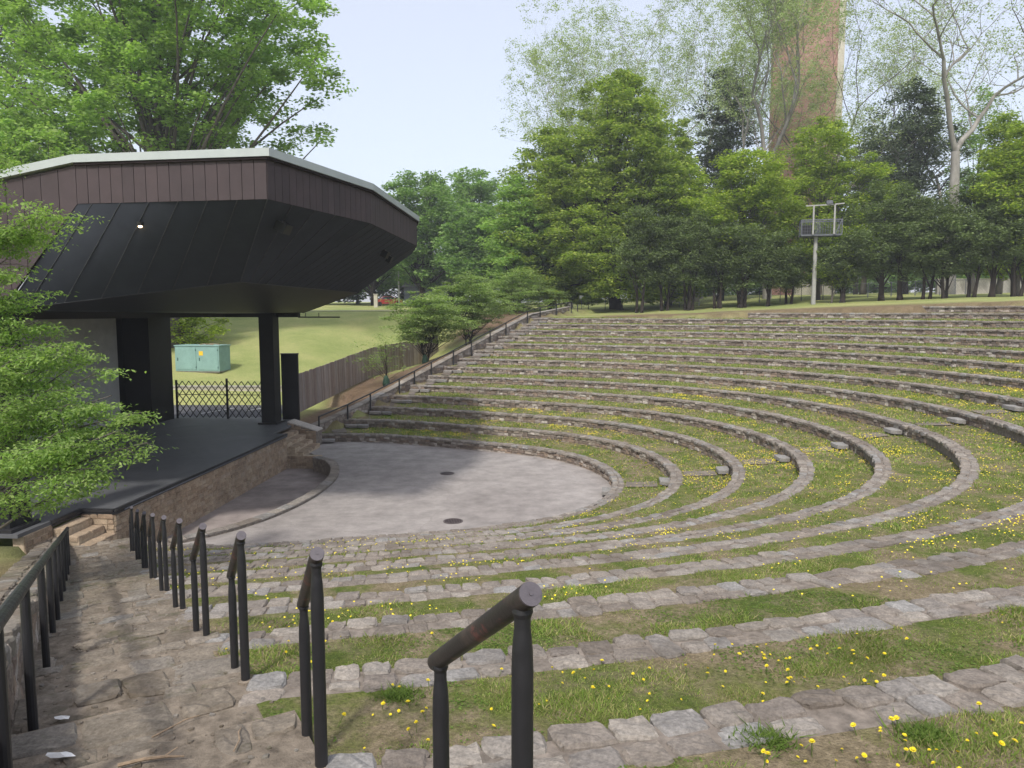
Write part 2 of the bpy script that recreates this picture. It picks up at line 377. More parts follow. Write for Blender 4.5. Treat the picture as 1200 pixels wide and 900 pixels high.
FXY = np.array([(-13.2, 30), (-11.85, 40.8), (-10.35, 54.5), (-6.4, 64.5), (-1.5, 75), (2, 90)])
def fencex(y): return np.interp(y, FXY[:, 1], FXY[:, 0])
def lawnz(x, y):
    z = .95 + .19 * np.clip(y - 43.5, 0, 30.5) + .012 * np.clip(y - 74, 0, 60)
    fz_ = 1.2 + (y - 41) * .058; q = sst(0, 12, fencex(y) - x); k = sst(60, 72, y)
    return np.where(y > 40, np.minimum(z, fz_) * (1 - np.maximum(q, k)) + z * np.maximum(q, k), z)
def ground(x, y):
    x = np.asarray(x, float); y = np.asarray(y, float)
    th = np.arctan2(y - CY, x - CX); r = np.hypot(x - CX, y - CY)
    keff = (r - rad(1, th)) / np.maximum(rad(2, th) - rad(1, th), .5) + 1
    pz = plat(x); top = 14 + (pz >= H(15) - .01) + (pz >= H(16) - .01) + (pz >= H(17) - .01)
    cone = np.where(keff < 1, -1.0, keff * .45 - .00092 * (keff - 7) ** 2 - .95)
    far = np.clip(r - rad(14, th) - 3, 0, 200)
    out = pz + .03 + .028 * np.clip(far, 0, 90) + .25 * (vnoise(x, y, 9, 4) - .5) * sst(2, 12, far)
    z = np.where(keff < top + .55, cone, out)
    # beyond the far railing wall: earth bank and lawn
    d = wl(x, y); t = wt(x, y)
    lz = lawnz(x, y)
    bank = np.clip(wallz(t) + .36, 0, 7)
    dF = np.maximum(wl(fencex(y), y), 1.5); zl = bank + (lz - bank) * np.clip((d - .5) / (dF - .5), 0, 1)
    tt = sst(29.5, 36, t); zl = zl * (1 - tt) + np.maximum(zl, out) * tt
    z = np.where((d > -.1) & (y > 36), zl, z)
    # left of the camera aisle
    la = lat_of(x, y); s = s_of(x, y)
    zz = 1.05 + np.maximum(0, stairz(s) - .55 - 1.05) * np.exp(-np.maximum(la - 2, 0) / 2.5)
    z = np.where((la > 1.9) & (y < 24), zz, z)
    # stage block
    a = sa(x, y); b = sb(x, y)
    ins = (b < 5) & (b > -14) & (a > -9.6) & (a < 11.5) & (la > -.5)
    z = np.where(ins & (d < 6), np.minimum(z, -.95), z)
    z = np.where((b <= 0) & (a > 11.2) & (y < 46.5), np.minimum(z, .9), z)
    return z

xs = np.concatenate([-np.geomspace(900, 62, 14), np.arange(-58, 66, .85), np.geomspace(68, 900, 14)])
ys = np.concatenate([-np.geomspace(400, 14, 10), np.arange(-12, 112, .85), np.geomspace(114, 1000, 16)])
GX, GY = np.meshgrid(xs, ys); GZ = ground(GX, GY)
nx, ny = len(xs), len(ys)
g = MB(); idx = np.arange(nx * ny).reshape(ny, nx)
g.add(np.stack([GX, GY, GZ], -1).reshape(-1, 3), np.stack([idx[:-1, :-1], idx[:-1, 1:], idx[1:, 1:], idx[1:, :-1]], -1).reshape(-1, 4).tolist())
go = g.build('ground', M['lawn'], smooth=True, fix=False); tag(go, kind='structure')
d = wl(GX, GY); t = wt(GX, GY)
th = np.arctan2(GY - CY, GX - CX); rr = np.hypot(GX - CX, GY - CY) - rad(14, th)
dirt = sst(-1, .3, d) * (1 - sst(-.3, 1.0, fencex(GY) - GX)) * sst(34, 38, GY) * (1 - sst(38, 46, t)) * sst(.28, .48, fbm(GX, GY, 4, 2))
dirt = np.maximum(dirt, sst(.5, 1.5, rr) * (1 - sst(5, 10, rr)) * (GY > 40) * np.where((d > 2) & (t < 30), 0, 1) * (GX > -4) * sst(.3, .55, fbm(GX, GY, 5, 8)) * .9)
dirt = np.maximum(dirt, ((GX < -9) & (GY < 24) & (GY > 5)) * sst(.55, .66, fbm(GX, GY, 3, 11)) * .8)
at = go.data.attributes.new('dirt', 'FLOAT', 'POINT'); at.data.foreach_set('value', dirt.reshape(-1).astype(np.float32))

# ------------------------------------------------------------------ stones
def stone(mb, P, f, jit=.012, dome=.012, n=1):
    """irregular rounded block; P(u,v,w) maps the unit cube to space"""
    if n == 1:
        e = .10
        v = []
        for w, ins in ((0, 0), (.72, 0), (1, e)):
            for (u, q) in ((0, 0), (1, 0), (1, 1), (0, 1)):
                uu = u + (ins if u == 0 else -ins); qq = q + (ins if q == 0 else -ins)
                v.append(P(uu, qq, w) + rng.normal(0, jit, 3))
        mb.add(v, [(0, 1, 5, 4), (1, 2, 6, 5), (2, 3, 7, 6), (3, 0, 4, 7), (4, 5, 9, 8), (5, 6, 10, 9), (6, 7, 11, 10), (7, 4, 8, 11), (8, 9, 10, 11)])
        return
    m = n + 2
    g = [0., .07] + [(.07 + .86 * i / (n - 1)) for i in range(1, n - 1)] + [.93, 1.]
    g = [0., .06] + list(np.linspace(.06, .94, n))[1:-1] + [.94, 1.]
    m = len(g); v = np.zeros((m, m, 3)); cj = rng.normal(0, .075, (4, 2)); tz = rng.normal(0, .004, 3)
    for i, a in enumerate(g):
        for j, c in enumerate(g):
            edge = min(a, 1 - a, c, 1 - c)
            co = (cj[0] * (1 - a) * (1 - c) + cj[1] * a * (1 - c) + cj[2] * a * c + cj[3] * (1 - a) * c)
            rc = .06 * ((abs(a - .5) * 2) ** 6) * ((abs(c - .5) * 2) ** 6)
            aa = a + co[0] * .6 - rc * np.sign(a - .5); cc = c + co[1] * .6 - rc * np.sign(c - .5)
            p = P(aa, cc, 1.) + np.array([0, 0, tz[0] + tz[1] * (a - .5) * 2 + tz[2] * (c - .5) * 2])
            if edge <= 0: p[2] -= .017
            else: p[2] += rng.normal(0, jit * .6) + dome * math.sin(PI * a) * math.sin(PI * c)
            p[:2] += rng.normal(0, jit * .55, 2)
            v[i, j] = p
    f = [(i * m + j, (i + 1) * m + j, (i + 1) * m + j + 1, i * m + j + 1) for i in range(m - 1) for j in range(m - 1)]
    ring = [(i, 0) for i in range(m)] + [(m - 1, j) for j in range(1, m)] + [(i, m - 1) for i in range(m - 2, -1, -1)] + [(0, j) for j in range(m - 2, 0, -1)]
    base = m * m; low = [v[i, j] - np.array([0, 0, .12]) for i, j in ring]; q = len(ring)
    f += [(ring[a][0] * m + ring[a][1], ring[(a + 1) % q][0] * m + ring[(a + 1) % q][1], base + (a + 1) % q, base + a) for a in range(q)]
    mb.add(np.concatenate([v.reshape(-1, 3), np.array(low)]), f)

def cuts(L0, L1, lo, hi):
    out = [L0]
    while out[-1] < L1 - lo * .6: out.append(out[-1] + rng.uniform(lo, hi))
    out[-1] = L1; return out
ORD = ['lowest', 'second', 'third', 'fourth', 'fifth', 'sixth', 'seventh', 'eighth', 'ninth', 'tenth', 'eleventh', 'twelfth', 'thirteenth', 'fourteenth', 'fifteenth', 'sixteenth', 'topmost']
CAPD = .40
def inview(x, y, m=1.25): return y > 1.0 and abs(x) < .69 * y * m + 2.5
for k in range(1, KMAX + 1):
    t0, t1 = TH[k]
    seen = 'curving round the paved floor' if k == 1 else ('where the bare corner of the lawn begins' if False else '')
    lab = {1: 'lowest curved stone terrace wall, bordering the grey paved floor', 17: 'topmost curved stone terrace wall at the far right under the trees'}.get(k, '%s curved stone terrace wall counted up from the paved floor' % ORD[k - 1])
    root = thing('terrace_wall', lab, 'stone wall', (*map(float, rp(k, 0.)), H(k - 1)), 0, 'curved terrace walls')
    ox, oy, oz = root.location
    OFF = np.array([ox, oy, oz])
    N = max(20, int(abs(t1 - t0) * 40))
    ths = np.linspace(t0, t1, N)
    # mortar core
    mb = MB(); ring = []
    for th in ths:
        for off, z in ((0.05, H(k - 1) - .25), (.05, H(k) - .02), (CAPD - .03, H(k) - .02), (CAPD - .03, H(k - 1) - .25)):
            x, y = rp(k, th, off); ring.append((x, y, z))
    f = []
    for i in range(N - 1):
        for j in range(4): f.append((i * 4 + j, i * 4 + (j + 1) % 4, (i + 1) * 4 + (j + 1) % 4, (i + 1) * 4 + j))
    f += [(0, 1, 2, 3), ((N - 1) * 4 + 3, (N - 1) * 4 + 2, (N - 1) * 4 + 1, (N - 1) * 4)]
    mb.add(np.array(ring) - OFF, f); mb.build('mortar_core', M['mortar'], root)
    # arc length table
    tt = np.linspace(t0, t1, 1200); px, py = rp(k, tt)
    al = np.concatenate([[0], np.cumsum(np.hypot(np.diff(px), np.diff(py)))]); LT = al[-1]
    T = lambda l: np.interp(l, al, tt)
    # face stones
    mb = MB(); z0 = H(k - 1) - .06; z1 = H(k) - .10
    for c in range(3):
        za = z0 + (z1 - z0) * c / 3; zb = z0 + (z1 - z0) * (c + 1) / 3
        cs = cuts(0, LT, .16, .42)
        for a, b in zip(cs[:-1], cs[1:]):
            x, y = rp(k, T((a + b) / 2))
            if not inview(x, y): continue
            if y < CY - 4 and x < 20 and (lat_of(x, y) < -1.5): continue      # the faces turned away from the house side are kept only by the aisle
            g_ = .012; dz = rng.normal(0, .012); pr = rng.uniform(.0, .035)
            def P(u, v, w, a=a, b=b, za=za, zb=zb, g_=g_, dz=dz, pr=pr):
                X, Y = rp(k, T(a + g_ + (b - a - 2 * g_) * u), .06 - w * (.04 + pr))
                return np.array([X, Y, za + .008 + (zb - za - .016) * v + dz * .3]) - OFF
            stone(mb, P, 0, .008)
    if mb.n: mb.build('wall_stones', M['wallstone'], root)
    # cap stones: two courses
    mb = MB()
    for c in range(2):
        cs = cuts(0, LT, .19, .37)
        for a, b in zip(cs[:-1], cs[1:]):
            x, y = rp(k, T((a + b) / 2))
            if not inview(x, y): continue
            dist = math.hypot(x, y)
            if rng.random() < (.13 if c == 1 else 0) and dist < 25: continue
            g_ = rng.uniform(.002, .016); dz = rng.normal(0, .0045); da = rng.normal(0, .02); db = rng.normal(0, .028)
            lo = -.045 + da if c == 0 else .185 + da; hi = .17 + db if c == 0 else .39 + db
            def P(u, v, w, a=a, b=b, lo=lo, hi=hi, g_=g_, dz=dz):
                X, Y = rp(k, T(a + g_ + (b - a - 2 * g_) * u), lo + (hi - lo) * v)
                return np.array([X, Y, H(k) - .10 + .10 * w + dz]) - OFF
            stone(mb, P, 0, .008, .007, 5 if dist < 9 else (3 if dist < 20 else 1))
    mb.build('cap_stones', M['cap'], root)

# grass treads
for k in range(1, KMAX + 1):
    t0, t1 = TH[k]
    if k < KMAX: t0 = min(t0, TH[k + 1][0]) if k < 14 else t0; t1 = max(t1, TH[k + 1][1]) if k < 14 else t1
    N = max(30, int((t1 - t0) * 30)); mb = MB(); nr = 4
    P = []
    for th in np.linspace(t0, t1, N):
        ra = rad(k, th) + .37; rb = rad(k + 1, th) + .07
        for j in range(nr + 1):
            r_ = ra + (rb - ra) * j / nr; x = CX + r_ * math.cos(th); y = CY + r_ * math.sin(th)
            dd = wl(x, y)
            if dd > 0: x -= WN[0] * dd; y -= WN[1] * dd
            la = lat_of(x, y)
            if la > 0 and th < 0: x += .863 * la; y += .505 * la
            P.append((x, y, H(k) - .025 + .06 * (j / nr) + .02 * float(vnoise(x, y, .7, 3))))
    mb.add(P, [(i * (nr + 1) + j, (i + 1) * (nr + 1) + j, (i + 1) * (nr + 1) + j + 1, i * (nr + 1) + j + 1) for i in range(N - 1) for j in range(nr)])
    tag(mb.build('grass_terrace', M['tread'], smooth=True), kind='structure')

# ------------------------------------------------------------------ grass and flowers
BL = []; spots = []
def tread_samples(n, kmin, kmax, seed):
    r_ = np.random.default_rng(seed)
    k = r_.integers(kmin, kmax + 1, n); out = []
    xs_, ys_, zs_ = [], [], []
    for kk in range(kmin, kmax + 1):
        m = int((k == kk).sum() * (kk + 4) / ((kmin + kmax) / 2 + 4)); t0, t1 = TH[min(kk, KMAX)]
        th = r_.uniform(t0, t1, m); f = r_.uniform(0, 1, m)
        ra = rad(kk, th) + .37; rb = rad(kk + 1, th) + .02; q = ra + (rb - ra) * f
        xs_.append(CX + q * np.cos(th)); ys_.append(CY + q * np.sin(th)); zs_.append(H(kk) - .03 + .06 * np.clip((q - (rad(kk, th) + .37)) / 1.6, 0, 1))
    x = np.concatenate(xs_); y = np.concatenate(ys_); z = np.concatenate(zs_)
    ok = (y > 1.2) & (np.abs(x) < .69 * y * 1.12 + 1.0) & (lat_of(x, y) < -.05) & (wl(x, y) < -1.3)
    return x[ok], y[ok], z[ok]
def blades(x, y, z, h, w, lean, r_):
    n = len(x); a = r_.uniform(0, 2 * PI, n); h = h * r_.uniform(.5, 1.3, n); w = w * r_.uniform(.7, 1.3, n)
    dx, dy = np.cos(a), np.sin(a); b = r_.uniform(0, 2 * PI, n); le = lean * r_.uniform(.2, 1.6, n) * h
    V = np.zeros((n, 3, 3))
    V[:, 0] = np.stack([x - dx * w, y - dy * w, z], -1); V[:, 1] = np.stack([x + dx * w, y + dy * w, z], -1)
    V[:, 2] = np.stack([x + np.cos(b) * le, y + np.sin(b) * le, z + h], -1)
    return V
r_ = np.random.default_rng(3)
for (n, ka, kb, dmin, dmax, h, w, ln) in ((5200000, 8, 12, 0, 6.5, .034, .0045, .9), (2400000, 8, 12, 0, 6.5, .010, .0032, 4.5), (3000000, 5, 11, 6.5, 12, .040, .008, 1.), (900000, 1, 12, 12, 25, .05, .015, .9), (420000, 1, 14, 25, 75, .06, .034, .8)):
    x, y, z = tread_samples(n, ka, kb, int(n % 997))
    d = np.hypot(x, y); ok = (d >= dmin) & (d < dmax)
    x, y, z = x[ok], y[ok], z[ok]
    dens = np.where(np.hypot(x, y) > 14, .25 + .75 * sst(.36, .56, fbm(x, y, 1.3, 21)), sst(.40, .60, fbm(x, y, 1.0, 21)) * .9 + .1)
    ok = r_.random(len(x)) < dens; x, y, z, dens = x[ok], y[ok], z[ok], dens[ok]
    tall = .55 + .35 * (np.hypot(x, y) > 20) + 1.0 * sst(.45, .75, fbm(x, y, .55, 33))
    BL.append(blades(x, y, z, h * tall, w, ln, r_))
BL = np.concatenate(BL)
if len(BL) > 1500000: BL = BL[np.sort(r_.choice(len(BL), 1500000, False))]
print('blades', len(BL))
tag(fastmesh('grass', BL, 3, L['blade']), 'short patchy green and straw coloured grass on the terraces', 'grass', kind='stuff')

x, y, z = tread_samples(1500000, 8, 12, 61); d = np.hypot(x, y)
ok = (d < 9) & (r_.random(len(x)) < sst(.48, .66, fbm(x, y, .8, 71)) * .8 + .02); x, y, z = x[ok], y[ok], z[ok]
n_ = min(len(x), 110000); x, y, z = x[:n_], y[:n_], z[:n_]
Pc = np.stack([x, y, z + .012 + .018 * r_.random(n_)], -1); sz = .017; a_ = r_.uniform(0, 2 * PI, n_); w_ = sz * r_.uniform(.5, 1.3, n_)
tp_ = np.stack([np.cos(a_), np.sin(a_), r_.uniform(-.3, .6, n_)], -1); sd_ = np.stack([-np.sin(a_), np.cos(a_), r_.uniform(-.4, .4, n_)], -1)
Vc = np.stack([Pc, Pc + tp_ * w_[:, None] * .6 + sd_ * w_[:, None] * .45, Pc + tp_ * w_[:, None] * 1.2, Pc + tp_ * w_[:, None] * .6 - sd_ * w_[:, None] * .45], 1)
tag(fastmesh('clover', Vc, 4, L['weed']), 'small leafy clover and weeds growing in the near grass', 'clover', kind='stuff')

# yellow flowers
x, y, z = tread_samples(420000, 1, 13, 77)
dens = (sst(.46, .78, fbm(x, y, 2.4, 51)) * sst(.3, .8, vnoise(x, y, .5, 9)) + .05) * (.4 + 1.6 * sst(10, 18, np.hypot(x, y)))
for fx_, fy_, k_, am in ((1100, 872, 10, 1.3), (1030, 890, 10, .8), (870, 770, 9, .9), (690, 800, 9, .7), (560, 805, 9, .35), (1010, 770, 9, .35), (430, 700, 7, .4), (1060, 700, 8, .4), (720, 700, 7, .3)):
    u_, v_ = (fx_ - 600) / 871., -(fy_ - 450) / 871.; c_, s_ = math.cos(.09685), math.sin(.09685); dd_ = np.array([u_, c_ + v_ * s_, -s_ + v_ * c_]); t_ = (H(k_) - 6.774) / dd_[2]
    dens = dens + .42 * am * np.exp(-((x - dd_[0] * t_) ** 2 + (y - dd_[1] * t_) ** 2) / (2 * .42 ** 2))
ok = r_.random(len(x)) < dens * .26
x, y, z = x[ok], y[ok], z[ok]; d = np.hypot(x, y); o_ = np.argsort(d); x, y, z, d = x[o_], y[o_], z[o_], d[o_]
mb = MB()
mb.tube([(0, 0, -.01), (.004, .002, .05), (.002, 0, .088)], [.0022, .002, .0022], 5)
fl_stem = mb
def flower_head(mb, c, s, tilt):
    n = 9; pass
    c = np.array(c)
    for ring, rr, h, off in ((0, .0145 * s, .003, 0), (1, .010 * s, .007, .3)):
        pts = [c]
        for i in range(n):
            a = 2 * PI * i / n + off
            for q, da in ((.82, -.2), (1., 0.), (.82, .2)):
                p = np.array([math.cos(a + da) * rr * q, math.sin(a + da) * rr * q, h * s + (.004 * s if ring else .001)])
                pts.append(c + p + np.array([0, 0, tilt * p[0]]))
        m = len(pts) - 1
        mb.add(pts, [(0, 1 + i, 1 + (i + 1) % m) for i in range(m)])
nf = min(300, len(x))
hm = MB(); flower_head(hm, (.002, 0, .088), 1., -.25)
ft = thing('yellow_flower', 'small yellow wildflower on a short stem in the terrace grass', 'flower', (float(x[0]), float(y[0]), float(z[0])), 0, 'yellow wildflowers in the near terrace grass')
fl_stem.build('stem', M['stem'], ft); hm.build('flower_head', M['flower'], ft, fix=False)
for i in range(1, nf):
    q = dup(ft, (float(x[i]), float(y[i]), float(z[i])), random.uniform(0, 6.28), 'small yellow wildflower on a short stem in the terrace grass')
    s = random.uniform(.6, 1.25); q.scale = (s, s, s * random.uniform(.5, 1.1)); q.rotation_euler = (random.uniform(-.4, .4), random.uniform(-.4, .4), random.uniform(0, 6.28))
mb = MB()
for i in range(nf, min(len(x), 9000)):
    s = 1.0 + min(1.0, d[i] / 45); zz = z[i] + random.uniform(.04, .09); n = 6
    pts = [(x[i], y[i], zz + .012)] + [(x[i] + math.cos(j * PI / 3) * .0115 * s, y[i] + math.sin(j * PI / 3) * .0115 * s, zz + random.uniform(-.006, .008)) for j in range(n)]
    mb.add(pts, [(0, 1 + j, 1 + (j + 1) % n) for j in range(n)])
tag(mb.build('distant_flowers', M['flower'], fix=False), 'yellow wildflowers scattered over the farther terraces', 'flowers', kind='stuff')

# ------------------------------------------------------------------ floor, pit, stage
fx = []
t0, t1 = TH[1]
pit = []       # outer curve of the pit kerb from the far steps to the near steps
for p in [(-8.95, 34.0), (-8.15, 33.2), (-7.6, 32.0), (-7.25, 30.6), (-7.1, 29.2), (-7.15, 27.6), (-7.35, 26.0), (-7.75, 24.4), (-8.35, 23.0), (-9.1, 21.9), (-9.9, 21.1)]: pit.append(p)
pit = np.array(pit)
def spline(P, n):
    P = np.array(P, float); m = len(P); t = np.linspace(0, m - 1, n); out = []
    Q = np.vstack([2 * P[0] - P[1], P, 2 * P[-1] - P[-2]])
    for s in t:
        i = min(int(s), m - 2); f = s - i; a, b, c, d_ = Q[i], Q[i + 1], Q[i + 2], Q[i + 3]
        out.append(.5 * (2 * b + (c - a) * f + (2 * a - 5 * b + 4 * c - d_) * f * f + (3 * b - a - 3 * c + d_) * f ** 3))
    return np.array(out)
pitc = spline(pit, 48)
outer = [tuple(map(float, rp(1, th, .04))) for th in np.linspace(t1, t0, 90)]
loop = [(-10.6, 39.2)] + outer + [ap(19.2, 0), ap(20.2, 1.8), (-10.35, 21.2)] + [tuple(p) for p in pitc[::-1]] + [(-9.0, 34.4), (-10.8, 36.6)]
mb = MB(); mb.fill([(p[0], p[1], 0.) for p in loop])
tag(mb.build('paved_floor', M['concrete']), kind='structure')
# pit floor
mb = MB(); a0 = sp(-8, -.3); a1 = sp(7.2, -.3)
mb.fill([(p[0], p[1], -.55) for p in [a0, a1, (-9.0, 34.6)] + [tuple(p) for p in pitc] + [(-10.6, 20.8)]])
tag(mb.build('pit_floor', M['pitfloor']), kind='structure')
# kerb wall round the pit
nrm = np.gradient(pitc, axis=0); nrm /= np.linalg.norm(nrm, axis=1)[:, None]; nrm = np.stack([nrm[:, 1], -nrm[:, 0]], -1)
if nrm[20][0] > 0: nrm = -nrm
mb = MB(); ring = []
N = len(pitc)
for p, n in zip(pitc, nrm):
    for q, z in ((p, -.02), (p, .09), (p + n * .34, .09), (p + n * .34, -.6)): ring.append((q[0], q[1], z))
f = [(i * 4 + j, i * 4 + (j + 1) % 4, (i + 1) * 4 + (j + 1) % 4, (i + 1) * 4 + j) for i in range(N - 1) for j in range(4)] + [(0, 1, 2, 3), ((N - 1) * 4 + 3, (N - 1) * 4 + 2, (N - 1) * 4 + 1, (N - 1) * 4)]
mb.add(ring, f)
pw = thing('pit_wall', 'low curved stone kerb wall around the sunken pit before the stage', 'stone wall', (0, 0, 0))
mb.build('wall_core', M['mortar'], pw)
mb = MB(); al = np.concatenate([[0], np.cumsum(np.hypot(*np.diff(pitc, axis=0).T))])
cs = cuts(0, al[-1], .5, .9)
for a, b in zip(cs[:-1], cs[1:]):
    def P(u, v, w, a=a, b=b):
        l = a + .01 + (b - a - .02) * u; q = np.array([np.interp(l, al, pitc[:, 0]), np.interp(l, al, pitc[:, 1])]); n = np.array([np.interp(l, al, nrm[:, 0]), np.interp(l, al, nrm[:, 1])])
        q = q + n * (-.02 + .38 * v); return np.array([q[0], q[1], .07 + .06 * w])
    stone(mb, P, 0, .006, .006, 1)
mb.build('cap_stones', M['cap'], pw)

# stage
st = thing('stage', 'black floored open-air stage on a warm stone front wall', 'stage', (*sp(0, 0), 0))
def loc(mb): return mb
E_ = np.array([*sp(0, 0), 0.])
class LMB(MB):
    def build(s, name, m, parent=None, smooth=False, fix=True):
        if parent is not None:
            o = np.array(parent.matrix_world.translation) if False else np.array(parent.location)
            s.v = [v - o for v in s.v]
        return MB.build(s, name, m, parent, smooth, fix)
def faced_wall(parent, P0, P1, zb0, zb1, zt0, zt1, nrm2, m, mm, lo=.2, hi=.45, ch=.16, thick=.3, name='wall'):
    """vertical wall from P0 to P1, stones on the side nrm2"""
    P0 = np.array(P0, float); P1 = np.array(P1, float); n = np.array(nrm2, float); Lw = np.linalg.norm(P1 - P0)
    mb = LMB(); v = []
    for p, zb, zt in ((P0, zb0, zt0), (P1, zb1, zt1)):
        for q, z in ((p, zb), (p, zt), (p - n * thick, zt), (p - n * thick, zb)): v.append((q[0], q[1], z))
    mb.add(v, [(0, 1, 2, 3), (7, 6, 5, 4), (0, 4, 5, 1), (1, 5, 6, 2), (2, 6, 7, 3), (3, 7, 4, 0)])
    mb.build(name, mm, parent)
    mb = LMB(); hmax = max(zt0 - zb0, zt1 - zb1); nc = max(1, int(round(hmax / ch)))
    zlow = min(zb0, zb1); zhi = max(zt0, zt1)
    nc = int((zhi - zlow) / ch) + 1
    for c in range(nc):
        cs = cuts(0, Lw, lo, hi)
        for a, b in zip(cs[:-1], cs[1:]):
            f_ = (a + b) / 2 / Lw; zb = zb0 + (zb1 - zb0) * f_; zt = zt0 + (zt1 - zt0) * f_
            za = zlow + c * ch; zc = za + ch
            if zc < zb + .03 or za > zt - .05: continue
            za = max(za, zb); zc = min(zc, zt - .01); pr = rng.uniform(.005, .03)
            def P(u, v, w, a=a, b=b, za=za, zc=zc, pr=pr):
                q = P0 + (P1 - P0) * (a + .008 + (b - a - .016) * u) / Lw + n * (-.02 + (.03 + pr) * w)
                return np.array([q[0], q[1], za + .006 + (zc - za - .012) * v])
            stone(mb, P, 0, .006)
    mb.build('wall_stones', m, parent)
    return
A0, A1 = -7.1, 6.35
faced_wall(st, sp(A0, 0), sp(A1, 0), -.6, -.6, ZS - .1, ZS - .1, SN, M['warmstone'], M['warmmortar'], .18, .42, .15)
dk = LMB()
outl = [sp(A0, .0), sp(A1, .0), sp(A1, -.7), sp(9.2, -.7), sp(9.6, -1.2), sp(11.6, -1.2), sp(11.6, -9.5), sp(-9.6, -9.5), sp(-9.6, -1.0), sp(-8.3, -1.0), sp(A0, -1.0)]
dk.prism([(p[0], p[1]) for p in outl], ZS - .1, ZS)
dk.build('deck', M['deck'], st)
ed = LMB()
for (pa, pb) in ((sp(A0, .03), sp(A1, .03)), (sp(A0, .0), sp(A0, -.98)), (sp(-8.35, -.98), sp(A0, -.98))):
    for off, zz, w_, h_ in ((0, ZS - .03, .1, .09), (.0, ZS - .125, .06, .05)):
        ed.bar((*pa, zz), (*pb, zz), w_, h_)
ed.build('edge_trim', M['black'], st)
rl = LMB(); rl.tube([(*sp(A0 + .4, .09), ZS - .09), (*sp(A1 - .2, .09), ZS - .09)], .022, 8); rl.build('edge_pipe', M['steel'], st)
faced_wall(st, sp(A0, -1.0), sp(A0, 0), -.3, -.3, ZS - .1, ZS - .1, -SU, M['warmstone'], M['warmmortar'], name='end_wall')
faced_wall(st, sp(A1 + .02, -.7), sp(A1 + .02, 1.6), -.6, -.6, .05, .05, -SU, M['warmstone'], M['warmmortar'], name='end_wall')
# lower stage wing in the foreground: retaining wall under the near deck
faced_wall(st, sp(-9.4, -1.0), sp(A0 - 1.2, -1.0), -.3, -.3, ZS - .1, ZS - .1, SN, M['warmstone'], M['warmmortar'], name='wing_wall')

def stair(label, a0, a1, b0, nst, z1, side):
    run = .36; t_ = thing('stone_steps', label, 'steps', (*sp((a0 + a1) / 2, b0), 0), 0)
    for i in range(nst):
        z = z1 - (i + 1) * z1 / (nst + 1); ba = b0 + i * run
        mb = LMB()
        cs = cuts(a0, a1, .5, .9)
        for p, q in zip(cs[:-1], cs[1:]):
            def P(u, v, w, p=p, q=q, ba=ba, z=z):
                X, Y = sp(p + .006 + (q - p - .012) * u, ba - .02 + (run + .03) * v); return np.array([X, Y, z - .22 + .22 * w])
            stone(mb, P, 0, .008, .006, 3)
        mb.build('tread', M['warmstone'], t_)
    mb = LMB(); pts = [(b0, -.6), (b0 + nst * run, -.6)]
    for i in range(nst, 0, -1):
        z = z1 - i * z1 / (nst + 1) - .06; pts += [(b0 + i * run, z), (b0 + (i - 1) * run, z)]
    v = [(*sp(a0 + .02, b), z) for b, z in pts] + [(*sp(a1 - .02, b), z) for b, z in pts]; n = len(pts)
    mb.add(v, [tuple(range(n)), tuple(range(n, 2 * n))[::-1]] + [(i, (i + 1) % n, n + (i + 1) % n, n + i) for i in range(n)])
    mb.build('core', M['warmmortar'], t_)
    return t_
stair('flight of warm stone steps at the near end of the stage, by the long aisle', -8.3, -7.12, -1.0, 4, ZS, 1)
stair('flight of stone steps at the far end of the stage, by the far railing', 6.4, 8.9, -.68, 4, ZS, 1)
# stone side wall between far steps and the railing wall
sw = thing('side_wall', 'short block of stone wall between the far stage steps and the railing', 'stone wall', (*sp(9.2, -.5), 0))
faced_wall(sw, sp(8.95, -.9), sp(8.95, .55), -.1, -.1, ZS + .12, .75, SU * -1, M['warmstone'], M['mortar'], thick=.9)
mb = LMB(); v = [(*sp(8.93, -.9), ZS + .13), (*sp(8.93, .6), .77), (*sp(9.9, .6), .77), (*sp(9.9, -.9), ZS + .13)]
mb.add(v + [(a, b, c + .05) for a, b, c in v], [(0, 1, 2, 3), (4, 5, 6, 7), (0, 1, 5, 4), (1, 2, 6, 5), (2, 3, 7, 6), (3, 0, 4, 7)]); mb.build('coping', M['wallstone'], sw)

# ------------------------------------------------------------------ canopy
ZT, ZE, ZF = 10.80, 10.60, 9.57
cn = thing('stage_canopy', 'big dark angular canopy roof with brown board fascia over the stage', 'canopy', (*sp(0, 0), ZS))
Rf = [(-8.35, .26), (-8.8, 5.5), (-3.6, 6.76), (4.5, 6.65), (9.0, 5.5), (8.5, .26)]
def P3(ab, z): return np.array([*sp(*ab), z])
def push(ab, o):  # outwards in plan
    a, b = ab; return (a + o * (1 if a > 0 else -1) * (.3 if abs(a) < 5 else .9), b + o * (.9 if b > 1 else 0))
backz = 9.0
rf = LMB(); out = [push(p, .14) for p in Rf]; bl = [(8.6, -9.6), (-8.5, -9.6)]
top = [P3(p, ZT) for p in out] + [P3(p, backz) for p in bl]
bot = [P3(p, ZE) for p in out] + [P3(p, backz - .25) for p in bl]
n = len(top); ctr = np.array([*sp(0, 2), ZT + .25])
rf.add(top + bot + [ctr], [(i, (i + 1) % n, 2 * n) for i in range(n)] + [(i, n + i, n + (i + 1) % n, (i + 1) % n) for i in range(n)] + [tuple(range(2 * n - 1, n - 1, -1))])
rf.build('roof', M['edge'], cn)
tr = LMB()
for p, q in zip(Rf[:-1], Rf[1:]):
    p_, q_ = push(p, .06), push(q, .06); tr.bar(P3(p_, ZE - .035), P3(q_, ZE - .035), .07, .06)
tr.build('gutter_trim', M['dark'], cn)
